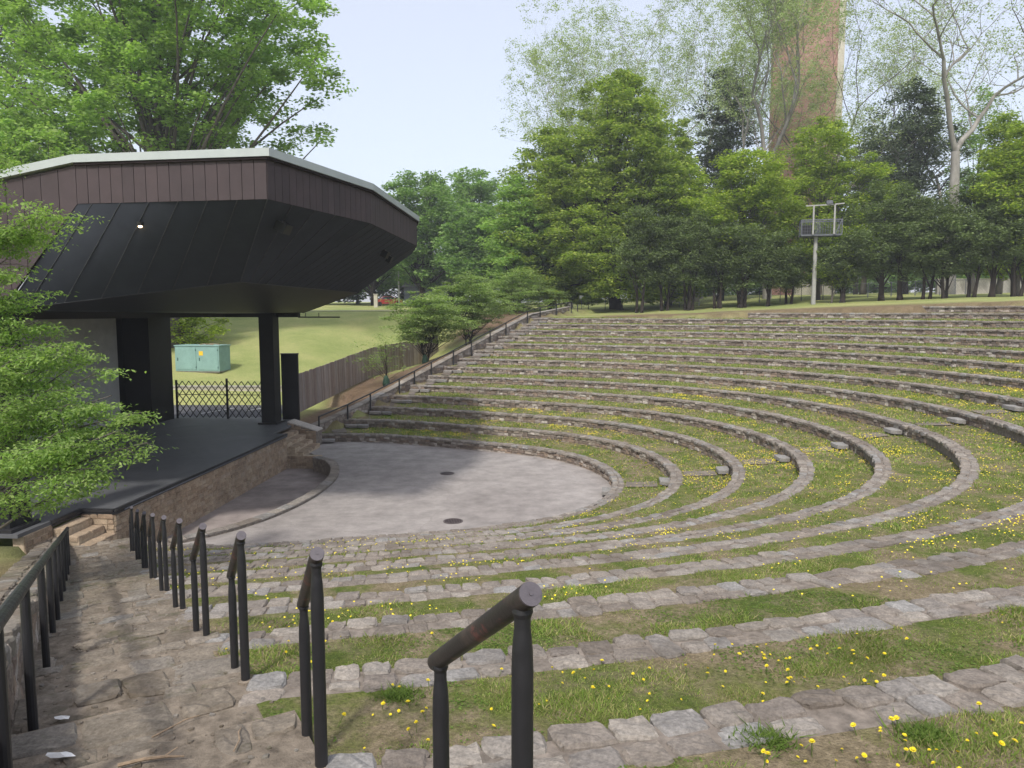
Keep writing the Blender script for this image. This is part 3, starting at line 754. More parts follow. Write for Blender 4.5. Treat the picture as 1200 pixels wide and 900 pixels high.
# fascia boards with narrow gaps in front of a dark backing
fb = LMB(); bk = LMB()
def boards(Pa, Pb, zt, zb_fn, wd=.31):
    Pa = np.array(sp(*Pa)); Pb = np.array(sp(*Pb)); Lb = np.linalg.norm(Pb - Pa); d_ = (Pb - Pa) / Lb; n_ = np.array([d_[1], -d_[0]])
    c_ = np.array(sp(0, 0))
    if np.dot(n_, Pa - c_) < 0: n_ = -n_
    k = max(1, int(Lb / wd)); w = Lb / k
    for i in range(k):
        a = i * w + .008; b = (i + 1) * w - .008; pr = .012 + rng.uniform(0, .004)
        v = []
        for l in (a, b):
            zt_ = zt(l / Lb) if callable(zt) else zt
            for o_, z in ((0, zb_fn(l / Lb)), (pr, zb_fn(l / Lb)), (pr, zt_), (0, zt_)):
                q = Pa + d_ * l + n_ * o_; v.append((q[0], q[1], z))
        fb.add(v, [(0, 1, 2, 3), (7, 6, 5, 4), (0, 4, 5, 1), (1, 5, 6, 2), (2, 6, 7, 3), (3, 7, 4, 0)])
    v = []
    for l, o_ in ((0, 0), (Lb, 0)):
        q = Pa + d_ * l - n_ * .003; q2 = q - n_ * .08; f_ = l / Lb
        zt_ = zt(f_) if callable(zt) else zt
        v += [(q[0], q[1], zb_fn(f_)), (q[0], q[1], zt_), (q2[0], q2[1], zt_), (q2[0], q2[1], zb_fn(f_))]
    bk.add(v, [(0, 1, 2, 3), (7, 6, 5, 4), (0, 4, 5, 1), (1, 5, 6, 2), (2, 6, 7, 3), (3, 7, 4, 0)])
for p, q in zip(Rf[:-1], Rf[1:]): boards(p, q, ZE - .06, lambda f: ZF)
# side wings: brown boards running back from the front corners with a slanted lower front edge
for sgn, c0 in ((-1, (-8.35, .26)), (1, (8.5, .26))):
    far_ = (c0[0], -9.4)
    zt = lambda f: ZE - .06 + (backz - .25 - ZE + .02) * f
    def zb(f):
        b = .26 - 9.66 * f; return ZF - (ZF - 6.8) * min(1, max(0, (.26 - b) / 2.3))
    K_ = 20
    for i in range(K_):
        f0, f1 = i / K_, (i + 1) / K_
        if i and i * 9.66 / K_ > 2.9: break
        pa = (c0[0], .26 - 9.66 * f0); pb = (c0[0], .26 - 9.66 * f1)
        boards(pa, pb, lambda f, f0=f0, f1=f1: zt(f0 + (f1 - f0) * f), lambda f, f0=f0, f1=f1: zb(f0 + (f1 - f0) * f), .25)
    i0 = i
    boards((c0[0], .26 - 9.66 * i0 / K_), far_, lambda f: zt(i0 / K_ + (1 - i0 / K_) * f), lambda f: 6.8)
fb.build('fascia_boards', M['fascia'], cn); bk.build('fascia_backing', M['dark'], cn)
# soffit
low = dict(Al=P3((-6.0, 3.5), 7.65), Bl=P3((6.3, 3.6), 7.65), K1=P3((-8.28, -1.95), 6.84), K2=P3((10.2, -.4), 6.72), D1=P3((-8.28, -9.4), 6.66), D2=P3((10.2, -9.5), 6.62))
fbm_ = [P3(p, ZF + .01) for p in Rf]
so = LMB()
def fan(pts): 
    so.add(pts, [tuple(range(len(pts)))] if len(pts) < 5 else [(0, i, i + 1) for i in range(1, len(pts) - 1)])
Ct, At, Bt, B2t, A2t, C2t = fbm_
def lerp(a, b, f): return a + (b - a) * f
def patch(p00, p10, p11, p01, n=10):
    V = [(p00 * (1 - u) + p10 * u) * (1 - v) + (p01 * (1 - u) + p11 * u) * v for u in np.linspace(0, 1, n + 1) for v in np.linspace(0, 1, n + 1)]
    so.add(V, [(i * (n + 1) + j, (i + 1) * (n + 1) + j, (i + 1) * (n + 1) + j + 1, i * (n + 1) + j + 1) for i in range(n) for j in range(n)])
qa = lerp(low['Al'], low['Bl'], .25); qb = lerp(low['Al'], low['Bl'], .85)
patch(Ct, At, low['Al'], low['K1']); patch(At, Bt, qa, low['Al']); patch(Bt, B2t, qb, qa); patch(B2t, A2t, low['Bl'], qb); patch(A2t, C2t, low['K2'], low['Bl'])
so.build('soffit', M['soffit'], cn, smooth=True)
ce = LMB(); ce.add([low['Al'], low['Bl'], low['K2'], low['D2'], low['D1'], low['K1']], [(0, 1, 2), (0, 2, 5), (5, 2, 3), (5, 3, 4)]); 
ce.build('ceiling', M['blackwall'], cn)
# seams of the soffit boards
se = LMB()
def seam(p, q, c, w=.03):
    out_ = np.array([0, 0, -.012]); se.bar(p + out_, q + out_, w, .012)
def lerp(a, b, f): return a + (b - a) * f
for f in np.linspace(.08, 1, 7): seam(lerp(Ct, At, f), lerp(low['K1'], low['Al'], f), 0, .025)
for f in np.linspace(.2, 1, 5): seam(lerp(At, Bt, f), lerp(low['Al'], low['Bl'], f * .25), 0)
for f in np.linspace(.1, 1, 10): seam(lerp(Bt, B2t, f), lerp(low['Al'], low['Bl'], .25 + .6 * f), 0)
for f in np.linspace(.25, .9, 4): seam(lerp(B2t, A2t, f), lerp(low['Al'], low['Bl'], .85 + .15 * f), 0)
for p, q in ((low['K1'], low['Al']), (low['Al'], low['Bl']), (low['Bl'], low['K2'])): seam(p, q, 0, .05)
se.build('seams', M['seam'], cn)
bm_ = LMB(); bm_.box((P3((.9, -4.5), 6.66)), (17.5, .5, .28), (*SU, 0)); bm_.box(P3((9.9, -5), 6.66), (9, .4, .32), (*SN, 0)); bm_.box(P3((-8.05, -5.8), 6.64), (7.4, .4, .32), (*SN, 0))
bm_.build('beam', M['blackwall'], cn)
def column(a, b, w, dpt, label, z1=6.7):
    t_ = thing('column', label, 'column', (*sp(a, b), ZS))
    mb = MB(); q = .02; z = z1 - ZS
    mb.box((0, 0, z / 2), (w, dpt, z)); o1 = mb.build('shaft', M['blackwall'], t_)
    mb = MB(); mb.box((0, 0, .045), (w + .3, dpt + .3, .09)); mb.build('base_plate', M['black'], t_)
    t_.rotation_euler = (0, 0, math.atan2(SN[1], SN[0]))
    return t_
column(9.55, -1.95, .72, .8, 'black square column at the far front corner of the stage')
column(-9.0, -1.75, .8, .8, 'black square column at the near front corner of the stage behind leaves')
# back wall, black wing walls
t_ = thing('wing_wall', 'tall black wall block at the back of the stage beside the folding gate', 'wall', (*sp(10.2, -8.9), ZS))
mb = LMB(); pts = [sp(8.9, -9.4), sp(8.9, -7.9), sp(10.75, -7.75), sp(11.2, -9.4)]; mb.prism(pts, ZS, 6.63); mb.build('wall_block', M['blackwall'], t_)
mb = LMB(); mb.prism([sp(8.35, -9.4), sp(8.35, -9.25), sp(8.88, -9.25), sp(8.88, -9.4)], ZS, 6.62); mb.build('return_panel', M['blackwall'], t_)
t_ = thing('back_wall', 'plain grey wall behind the stage, half hidden by the leafy tree', 'wall', (*sp(0, -9.3), ZS))
mb = LMB(); mb.prism([sp(-9.4, -9.45), sp(8.3, -9.45), sp(8.3, -9.2), sp(-9.4, -9.2)], ZS, 6.6); mb.build('wall_panel', M['greywall'], t_)
mb = LMB(); mb.prism([sp(-9.4, -9.19), sp(8.3, -9.19), sp(8.3, -9.12), sp(-9.4, -9.12)], ZS, ZS + .15); mb.build('skirting', M['blackwall'], t_)
t_ = thing('side_panel', 'flat black panel wall standing between the far column and wooden fence', 'wall', (*sp(11.0, -.9), ZS))
mb = LMB(); mb.prism([sp(10.9, -1.9), sp(11.05, -1.9), sp(11.17, -1.05), sp(11.02, -1.05)], .9, ZS + 3.45); mb.build('panel', M['blackwall'], t_)
mb = LMB(); mb.bar((*sp(10.97, -1.93), ZS + 3.47), (*sp(11.10, -1.02), ZS + 3.47), .2, .06); mb.build('top_trim', M['black'], t_)
# things on the canopy
t_ = thing('soffit_lamp', 'small lit round lamp on the dark canopy soffit', 'lamp', (0, 0, 0))
c_ = lerp(lerp(Ct, At, .40), lerp(low['K1'], low['Al'], .40), .22); t_.location = c_
mb = MB(); mb.tube([(0, -.03, .05), (0, -.03, -.05)], [.085, .065], 14); mb.build('housing', M['black'], t_)
mb = MB(); mb.tube([(0, -.03, -.052), (0, -.03, -.08), (0, -.03, -.095)], [.05, .045, .015], 14); mb.build('bulb', M['bulb'], t_)
for f, g_, w, lab in ((.02, .2, .5, 'black box loudspeaker fixed to the front canopy soffit nearest its corner'), (.62, .22, .4, 'small black box light fixed to the canopy soffit, far end'), (.80, .27, .3, 'smallest black box fixed to the canopy soffit, farthest from the corner')):
    c_ = lerp(lerp(Bt, B2t, f), lerp(low['Al'], low['Bl'], .25 + .6 * f), g_)
    if f < .1: c_ = lerp(lerp(At, Bt, .22), low['Al'], .2)
    t_ = thing('soffit_fixture', lab, 'fixture', c_ + np.array([0, 0, -.16]))
    mb = MB(); mb.box((0, 0, 0), (w * .6, w, .26), (*SN, -.5)); mb.build('box', M['blackwall'], t_)
    mb = MB(); mb.box((.0, 0, .14), (.06, w * .6, .06)); mb.build('bracket', M['black'], t_)
for a, b, L_, ax, lab in ((10.6, .3, 2.2, SN, 'thin black pipe batten under the far edge of the canopy'), (-7.2, -5.5, 2.6, SN, 'thin black pipe batten hanging before the grey back wall')):
    t_ = thing('pipe_batten', lab, 'pipe', (*sp(a, b), 6.5)); mb = MB(); mb.tube([(-L_ / 2 * ax[0], -L_ / 2 * ax[1], 0), (L_ / 2 * ax[0], L_ / 2 * ax[1], 0)], .035, 8); mb.build('pipe', M['black'], t_)
    mb = MB(); mb.bar((0, 0, 0), (0, 0, .22), .03); mb.bar((-.7 * ax[0], -.7 * ax[1], 0), (-.7 * ax[0], -.7 * ax[1], .22), .03); mb.build('hanger', M['black'], t_)

# folding gate
gt = thing('folding_gate', 'black folding scissor gate closing the far side opening of the stage', 'gate', (*sp(10.95, -5), ZS))
ga, gb, gh = -7.7, -2.3, 2.0
mb = LMB(); ax = np.array([*SN, 0.]); n = 15; st_ = (gb - ga) / n
def gp(b, z): return np.array([*sp(10.95, b), ZS + z])
for i in range(-4, n + 1):
    for sg in (1, -1):
        for seg in ((0, 1),):
            b0 = ga + i * st_ if sg > 0 else ga + (i + 4) * st_; b1 = b0 + sg * 4 * st_
            z0, z1 = .05, gh
            pts = [(b0, z0), (b1, z1)]
            cl = []
            for f0 in (0, 1): pass
            lo_f, hi_f = 0., 1.
            db = b1 - b0
            for lim, s_ in ((ga, 1), (gb, -1)):
                fl = (lim - b0) / db
                if s_ * db > 0: lo_f = max(lo_f, fl)
                else: hi_f = min(hi_f, fl)
            if hi_f - lo_f < .03: continue
            mb.bar(gp(b0 + db * lo_f, z0 + (z1 - z0) * lo_f), gp(b0 + db * hi_f, z0 + (z1 - z0) * hi_f), .045, .03)
mb.build('lattice', M['blackwall'], gt)
for b, h_ in ((ga + .03, 2.05), ((ga + gb) / 2 + .1, 2.15), (gb - .03, 2.05)):
    mb = LMB(); mb.bar(gp(b, 0), gp(b, h_), .09); mb.build('gate_post', M['blackwall'], gt)
mb = LMB(); mb.bar(gp(ga, 1.28), gp(gb, 1.28), .03); mb.build('mid_rail', M['blackwall'], gt)
# drive beyond the gate
mb = MB(); mb.fill([(-60, 40.2, 1.0), (-13.2, 40.2, 1.0), (-12.9, 46.6, 1.0), (-60, 46.6, 1.0)]); tag(mb.build('road', M['asphalt']), kind='structure')
for i, (a, b) in enumerate(((-17.8, 42), (-15.6, 43.2))):
    mb = MB(); mb.fill([(a, b, 1.004), (a + .12, b, 1.004), (a + 1.1, b + 2.4, 1.004), (a + .98, b + 2.4, 1.004)]); tag(mb.build('road_marking', M['paintline']), kind='structure')
kb = MB(); kb.box((-36.5, 46.7, 1.05), (47, .18, .36)); tag(kb.build('kerb', M['kerb']), kind='structure')
wkx = thing('low_wall', 'low pale stone wall edging the lawn behind the folding gate', 'stone wall', (-24, 47.9, 1.4)); mb = MB(); mb.box((0, 0, .15), (22, .3, .75)); mb.build('wall', M['palestone'], wkx); mb = MB(); mb.box((0, 0, .56), (22.1, .4, .08)); mb.build('coping', M['kerb'], wkx)
# green cabinet
cz = float(ground(-21.4, 52.4))
cb = thing('electrical_cabinet', 'pale green electrical cabinet with two doors standing on the lawn', 'cabinet', (-21.9, 52.6, cz - .05), R(-8))
mb = MB(); mb.box((0, 0, .95), (3.3, 1.5, 1.75)); mb.box((0, 0, 1.85), (3.4, 1.6, .07)); mb.build('body', M['cabinet'], cb)
mb = MB(); mb.box((0, 0, .06), (3.2, 1.4, .14)); mb.build('plinth', M['kerb'], cb)
for dx in (-.82, .82):
    mb = MB(); mb.box((dx, -.765, .95), (1.5, .03, 1.55)); do = mb.build('door', M['cabinet'], cb)
    mb = MB(); mb.box((dx - .62, -.79, .9), (.07, .03, .22)); mb.build('handle', M['cabinet_dark'], do)
    mb = MB()
    for z in (.35, 1.55): mb.box((dx + .74, -.785, z), (.05, .02, .12))
    mb.build('hinge', M['cabinet_dark'], do)
mb = MB(); mb.box((.32, -.785, 1.32), (.30, .008, .30)); mb.build('warning_label', M['yellow'], cb)
mb = MB(); mb.tube([(-.2, 0, 1.9), (.3, -.3, 1.96), (.9, -.1, 1.9)], .03, 6); mb.tube([(.2, .2, 1.9), (.7, .1, 1.98), (1.2, .2, 1.9)], .025, 6)
br_ = mb.build('fallen_branch', M['twig']); br_.location = cb.location; br_.rotation_euler = cb.rotation_euler; tag(br_, 'dead branch lying on top of the green cabinet', 'branch')

# wooden fence
fe = thing('wooden_fence', 'weathered vertical board fence along the bank beside the lawn', 'fence', (-11.6, 41, 1.2))
fpts = np.array([(-11.85, 40.8), (-10.35, 54.5), (-6.4, 64.5)])
fz = lambda y: 1.2 + (y - 41) * .058
bd = LMB(); rl = LMB(); pos = 0
for p, q in zip(fpts[:-1], fpts[1:]):
    Lf = np.linalg.norm(q - p); k = int(Lf / .15); dd = (q - p) / Lf; nn = np.array([dd[1], -dd[0]])
    for i in range(k):
        c_ = p + dd * (i + .5) * Lf / k; z = fz(c_[1]); hh = 2.15 + rng.normal(0, .02)
        bd.box((c_[0] + nn[0] * rng.uniform(0, .01), c_[1], z + hh / 2), (Lf / k - .008, .022, hh), (*dd, .058))
    for zz in (.4, 1.7): rl.bar((*(p - nn * .05), fz(p[1]) + zz), (*(q - nn * .05), fz(q[1]) + zz), .04, .09)
bd.build('boards', M['wood'], fe); rl.build('rails', M['wood'], fe)

# ------------------------------------------------------------------ far railing wall
rw = thing('railing_wall', 'sloping stone wall running up beside the far steps under the black railing', 'stone wall', (W0[0], W0[1], 0))
WL_ = 33.5
p0 = W0 - WD * 1.2; p1 = W0 + WD * WL_
TW = np.linspace(-1.2, WL_, 13)
for ta, tb in zip(TW[:-1], TW[1:]):
    faced_wall(rw, W0 + WD * ta, W0 + WD * tb, wallz(ta) - .6, wallz(tb) - .6, wallz(ta) + .48, wallz(tb) + .48, -WN, M['wallstone'], M['mortar'], .2, .42, .17, .42)
cs = cuts(-1.2, WL_, .3, .6); mb = LMB()
for a, b in zip(cs[:-1], cs[1:]):
    def P(u, v, w, a=a, b=b):
        l = a + .008 + (b - a - .016) * u; q = W0 + WD * l + WN * (-.05 + .52 * v); f_ = (l + 1.2) / (WL_ + 1.2)
        return np.array([q[0], q[1], wallz(l) + .49 + .07 * w])
    stone(mb, P, 0, .006)
mb.build('coping', M['cap'], rw)
fr = thing('handrail', 'long thin black railing climbing beside the far wall of the terraces', 'railing', (W0[0], W0[1], 0))
ts = [0.0, 2.3, 4.3, 7.1, 8.7, 10.6, 13.3, 15.7, 18.4, 20.9, 24.6, 27.0, 30.3]
tops = []
for t in ts + [33.6]:
    q = W0 + WD * t - WN * .13; zt = float(wallz(t)) + .98; mb = LMB(); mb.tube([(q[0], q[1], wallz(t) - .1), (q[0], q[1], zt)], .045, 8); mb.build('post', M['black'], fr); tops.append((q[0], q[1], zt))
mb = LMB(); mb.tube(tops, .042, 8); mb.build('top_rail', M['black'], fr)
# half steps along the far wall and up the middle aisle
STEPG = 'stone half steps of the far aisle'
for k in range(1, 15):
    t1 = TH[k][1]; th0 = t1 - 1.35 / rad(k, t1)
    mb = MB(); x0, y0 = rp(k, (t1 + th0) / 2, -.2); O3 = np.array([x0, y0, H(k - 1)])
    for a, b in ((0, .5), (.5, 1)):
        def P(u, v, w, a=a, b=b):
            X, Y = rp(k, th0 + (t1 - th0) * (a + (b - a) * (.01 + .98 * u)), -.5 + .47 * v); return np.array([X, Y, H(k - 1) - .05 + .27 * w]) - O3
        stone(mb, P, 0, .008, .008, 3)
    o = mb.build('stone_step', M['cap']); o.location = O3; tag(o, '%s stone half step of the aisle beside the far railing wall' % ORD[k - 1], 'step', STEPG)
    mb = MB()
    ths = np.linspace(t1 - 1.5 / rad(k + .5, t1), TH[k + 1][1] if k < 14 else t1, 8); v = []
    for th in ths:
        for off in np.linspace(.44, 2.0, 4):
            x, y = rp(k, th, off); dd = wl(x, y)
            if dd > -.02: x -= WN[0] * (dd + .02); y -= WN[1] * (dd + .02)
            v.append((x, y, H(k) - .006 + .06 * (off - .37) / 1.66 + .02 + .012 * float(vnoise(x, y, .4, 2))))
    mb.add(v, [(i * 4 + j, (i + 1) * 4 + j, (i + 1) * 4 + j + 1, i * 4 + j + 1) for i in range(7) for j in range(3)])
    tag(mb.build('path', M['landing'], smooth=True), kind='structure')
camz, FF, PIT = 6.774, 871.0, .09685
def unproj(x, y, z):
    u, v = (x - 600) / FF, -(y - 450) / FF; c, s = math.cos(PIT), math.sin(PIT)
    d = np.array([u, c + v * s, -s + v * c]); return d * (z - camz) / d[2] + np.array([0, 0, camz])
mid = [(709, 577), (777, 566), (846, 553), (910, 539), (980, 524), (1048, 507), (1118, 495), (1190, 480)]
for i, (x, y) in enumerate(mid):
    k = i + 1; p = unproj(x, y, H(k - 1) + .1); th = math.atan2(p[1] - CY, p[0] - CX); w = .40 / rad(k, th)
    mb = MB(); x0, y0 = rp(k, th, -.2); O3 = np.array([x0, y0, H(k - 1)])
    def P(u, v, w_): 
        X, Y = rp(k, th - w + 2 * w * u, -.46 + .43 * v); return np.array([X, Y, H(k - 1) - .05 + .29 * w_]) - O3
    stone(mb, P, 0, .01, .008, 3)
    o = mb.build('stone_step', M['cap']); o.location = O3; tag(o, '%s lone stone step block of the middle aisle across the grass terraces' % ORD[i], 'step', 'stone step blocks of the middle aisle')
    if i < len(mid) - 1:
        th2 = math.atan2(*(unproj(*mid[i + 1], H(k) + .1)[:2] - np.array([CX, CY]))[::-1]); v = []
        for f in np.linspace(0, 1, 6):
            tq = th + (th2 - th) * (.35 + .65 * f); ra = rad(k, tq) + .45; rb = rad(k + 1, tq) - .5
            for e in (-.42, .42):
                q = ra + (rb - ra) * f; v.append((CX + q * math.cos(tq + e / q * (1 + .15 * math.sin(9 * f + k))), CY + q * math.sin(tq + e / q), H(k) + .014 + .06 * f * .75))
        mb = MB(); mb.add(v, [(2 * j, 2 * j + 1, 2 * j + 3, 2 * j + 2) for j in range(5)]); tag(mb.build('path', M['trodden']), kind='structure')

# ------------------------------------------------------------------ near aisle
lat0, lat1 = -.12, 1.52
ss = []
tp = lambda s: ap(s, 0)
# row fronts crossed by the post line
def s_row(k):
    s = np.linspace(-12, 22, 3400); x, y = ap(s, .0); r = np.hypot(x - CX, y - CY); th = np.arctan2(y - CY, x - CX)
    return float(s[np.argmin(np.abs(r - rad(k, th)))])
SR = {k: s_row(k) for k in range(1, 15)}
print('SR', {k: round(v, 2) for k, v in SR.items()})
aisle = thing('aisle_steps', 'wide rough flagstone steps running down the aisle beside the railings', 'steps', (*ap(8, .7), 0))
edges = []
for k in range(14, 0, -1):
    s0 = SR[k]; s1 = SR[k - 1] if k > 1 else SR[1] + 1.6
    m_ = (s1 - s0) / 2
    edges.append((s0, s0 + m_, H(k) - .0)) if False else None
tre = []
for k in range(13, 0, -1):
    sa_, sb_ = SR[k + 1] if k < 13 else SR[13] - 2, SR[k]
    m_ = (sa_ + sb_) / 2
    tre.append((sa_ - .05, m_, H(k) + .225 * .0 + .22)); tre.append((m_, sb_, H(k)))
tre.append((SR[1], SR[1] + .55, .22))
core = LMB(); stn = LMB(); lnd = LMB()
for (a, b, z) in tre:
    # straight flagged tread, lower side towards bigger s
    pts = [ap(a, lat0), ap(b, lat0), ap(b, lat1), ap(a, lat1)]; core.prism(pts, z - .6, z - .014)
    d0 = math.hypot(*ap(b, .7))
    if b < -3.4: continue
    rows = cuts(a, b, .26, .5) if not (-2.2 < b < .1 and False) else [a, b]
    for ra, rb in zip(rows[:-1], rows[1:]):
        cs = cuts(lat0, lat1, .22, .62)
        for la, lb in zip(cs[:-1], cs[1:]):
            if rng.random() < (.26 if d0 < 4.6 else .10) and d0 < 14: continue
            g_ = rng.uniform(.006, .022); dz = rng.normal(0, .006) - (.012 if rng.random() < .3 else 0); ja = rng.normal(0, .03); jb = rng.normal(0, .03)
            def P(u, v, w, la=la, lb=lb, ra=ra + ja, rb=rb + (jb if rb < b - .01 else rng.normal(0, .012)), g_=g_, dz=dz, z=z):
                X, Y = ap(ra + g_ + (rb - ra - 2 * g_) * v, la + g_ + (lb - la - 2 * g_) * u); return np.array([X, Y, z - .10 + .10 * w + dz])
            stone(stn, P, 0, .009, .006, 5 if d0 < 9 else (3 if d0 < 16 else 1))
gr = LMB()
for _ in range(2600):
    a, b, z = tre[int(rng.integers(0, len(tre)))]
    if b < -3.4: continue
    sx = rng.uniform(a + .02, b - .02); lx = rng.uniform(lat0 + .02, lat1 - .02); w_ = rng.uniform(.008, .035); X, Y = ap(sx, lx)
    an = rng.uniform(0, 6.28, 1)[0]; n_ = 5
    ptsl = [(X + math.cos(an + 2 * PI * q / n_) * w_ * rng.uniform(.7, 1.2), Y + math.sin(an + 2 * PI * q / n_) * w_ * rng.uniform(.7, 1.2)) for q in range(n_)]
    v = [(p[0], p[1], z - .03) for p in ptsl] + [(X + (p[0] - X) * .7, Y + (p[1] - Y) * .7, z - .014 + w_ * rng.uniform(.15, .5)) for p in ptsl]
    gr.add(v, [(q, (q + 1) % n_, n_ + (q + 1) % n_, n_ + q) for q in range(n_)] + [tuple(range(n_, 2 * n_))])
tag(gr.build('rubble', M['step'], aisle), kind='stuff')
core.build('core', M['joint'], aisle); stn.build('flagstones', M['step'], aisle)
# parapet left of the aisle
pa = thing('aisle_parapet', 'low sloping stone parapet wall on the left of the flagstone aisle', 'stone wall', (*ap(6, 1.8), 0))
pz = lambda s: float(stairz(s)) + .50
PS = [-4, 19.6]
faced_wall(pa, ap(PS[0], lat1), ap(PS[1], lat1), stairz(PS[0]) - .4, -.3, pz(PS[0]) - .05, max(pz(PS[1]), .62) - .05, (.863, .505), M['wallstone'], M['mortar'], .2, .4, .16, .55)
mb = LMB()
for c in range(2):
    cs = cuts(PS[0], PS[1] + .3, .28, .55)
    for a, b in zip(cs[:-1], cs[1:]):
        lo = lat1 - .04 if c == 0 else lat1 + .30; hi = lat1 + .28 if c == 0 else lat1 + .62; dz = rng.normal(0, .008)
        def P(u, v, w, a=a, b=b, lo=lo, hi=hi, dz=dz):
            s = a + .01 + (b - a - .02) * u; X, Y = ap(s, lo + (hi - lo) * v); return np.array([X, Y, max(pz(s), .62) - .06 + .07 * w + dz])
        stone(mb, P, 0, .009, .010, 5 if b < 6 else 3)
mb.build('coping', M['step'], pa)
# left railing
lr = thing('handrail', 'long continuous black pipe railing on the left of the flagstone aisle', 'railing', (*ap(6, 1.36), 0))
tops = []
lps = [-.6, .55, 2.42, 4.5, 6.15, 7.7, 9.3, 10.9, 12.5, 14.1, 15.7]
for s in lps:
    x, y = ap(s, 1.36); zb = float(stairz(s)) - .25; zt = float(stairz(s)) + .93
    mb = LMB(); mb.tube([(x, y, zb), (x, y, zt)], .033, 12); mb.build('post', M['black'], lr, smooth=False)
for s in (-1.4, 17.2): pass
mb = LMB(); mb.tube([(*ap(s, 1.36), float(stairz(s)) + .94) for s in (-1.5, 0, 4, 8, 12, 16.2)], .038, 12); mb.build('top_rail', M['black'], lr)
# the pairs of posts with a short sloped rail
pr = None
PAIRL = {11: 'nearest two-post black handrail with worn reddish rail, large in the foreground', 10: 'second nearest two-post black handrail at the right edge of the aisle', 9: 'third nearest two-post black handrail beside the aisle', 8: 'fourth two-post black handrail counted from the camera', 7: 'fifth two-post black handrail counted from the camera',
         6: 'sixth two-post black handrail counted from the camera', 5: 'seventh two-post black handrail counted from the camera', 4: 'eighth two-post black handrail counted from the camera', 3: 'ninth two-post black handrail counted from the camera', 2: 'two-post black handrail lowest down the aisle, farthest from the camera'}
for k in range(11, 1, -1):
    s0 = SR[k] - .03; z0 = H(k); x, y = ap(s0, .0); z = z0
    if k == 11: x, y, z = .03, 2.05, H(11) - .06
    if pr is None:
        pr = thing('post_handrail', PAIRL[k], 'handrail', (x, y, z), 0, 'two-post handrails along the right of the aisle')
        dx, dy = -.411, .912; LN = .74; HT = 1.045; DZ = .5
        for s_, zb, zt in ((0, -.2, HT), (LN, -.75, HT - DZ)):
            mb = MB(); hgt = zt - zb
            mb.tube([(dx * s_, dy * s_, zb), (dx * s_, dy * s_, zt - .17), (dx * s_, dy * s_, zt - .11), (dx * s_, dy * s_, zt - .045), (dx * s_, dy * s_, zt + .01)], [.032, .032, .030, .024, .024], 36)
            mb.tube([(dx * s_, dy * s_, zt - .012), (dx * s_, dy * s_, zt + .002), (dx * s_, dy * s_, zt + .016)], [.026, .031, .029], 24)
            po_ = mb.build('post', M['black'], pr, smooth=False)
            mb = MB(); zg = -.006 if s_ == 0 else -.45; mb.tube([(dx * s_, dy * s_, zg - .05), (dx * s_, dy * s_, zg + .008), (dx * s_, dy * s_, zg + .014)], [.058, .056, .036], 14); mb.build('grout_collar', M['joint'], po_)
        A_ = np.array([dx * -.05, dy * -.05, HT + .035 + .035]); B_ = np.array([dx * (LN + .05), dy * (LN + .05), HT - DZ + .035 - .035])
        mb = MB(); mb.tube([A_, B_], .035, 40); mb.build('rail', M['rail'], pr)
        dv = (A_ - B_) / np.linalg.norm(A_ - B_); mb = MB(); mb.tube([A_ + dv * .001, A_ + dv * .007], .034, 40); mb.tube([A_ + dv * .006, A_ + dv * .010], .006, 8); mb.build('end_cap', M['capend'], pr)
    else:
        q = dup(pr, (x, y, z), R({10: -3, 9: 2.5, 8: 6.5}.get(k, 7.)), PAIRL[k])
# litter and twigs on the landing
def onstair(px, py):
    p = unproj(px, py, 4.5)
    for _ in range(8):
        s = s_of(p[0], p[1]); z = max([q[2] for q in tre if q[0] <= s <= q[1]] or [4.0]); p = unproj(px, py, z + .015)
    return p
for i, (px_, py_, w) in enumerate(((70, 887, .1), (72, 843, .07))):
    p = onstair(px_, py_); mb = MB()
    v = [(random.uniform(-1, 1) * w * .15 + math.cos(a) * w * (.6 + .4 * random.random()), math.sin(a) * w * .35 * (.6 + .6 * random.random()), random.uniform(0, .02)) for a in np.linspace(0, 2 * PI, 9, endpoint=False)]
    mb.add([(0, 0, .03)] + v, [(0, 1 + j, 1 + (j + 1) % 9) for j in range(9)]); o = mb.build('paper_scrap', M['white']); o.location = p
    tag(o, ('larger crumpled white paper scrap lying lowest on the aisle landing' if i == 0 else 'smaller white paper scrap lying on the aisle step edge'), 'litter')
for i, (a, b, r0, lab) in enumerate((((138, 897), (216, 886), .011, 'thickest dry twig lying at the bottom edge of the landing'), ((178, 864), (234, 838), .006, 'thin straight dry twig lying on the landing flagstones'), ((274, 880), (283, 852), .005, 'short bent dry twig lying near the grass edge of the landing'))):
    p, q = onstair(*a), onstair(*b); m1 = p * .66 + q * .34 + np.array([.01, .02, .006]); m2 = p * .3 + q * .7 + np.array([-.01, .015, .004]); o_ = p.copy()
    mb = MB(); mb.tube([p - o_, m1 - o_, m2 - o_, q - o_], [r0, r0 * .9, r0 * .8, r0 * .4], 6)
    if i == 0: mb.tube([m2 - o_, m2 - o_ + np.array([.05, .06, .02])], [r0 * .6, r0 * .3], 5)
    o = mb.build('twig', M['twig']); o.location = o_; tag(o, lab, 'twig')
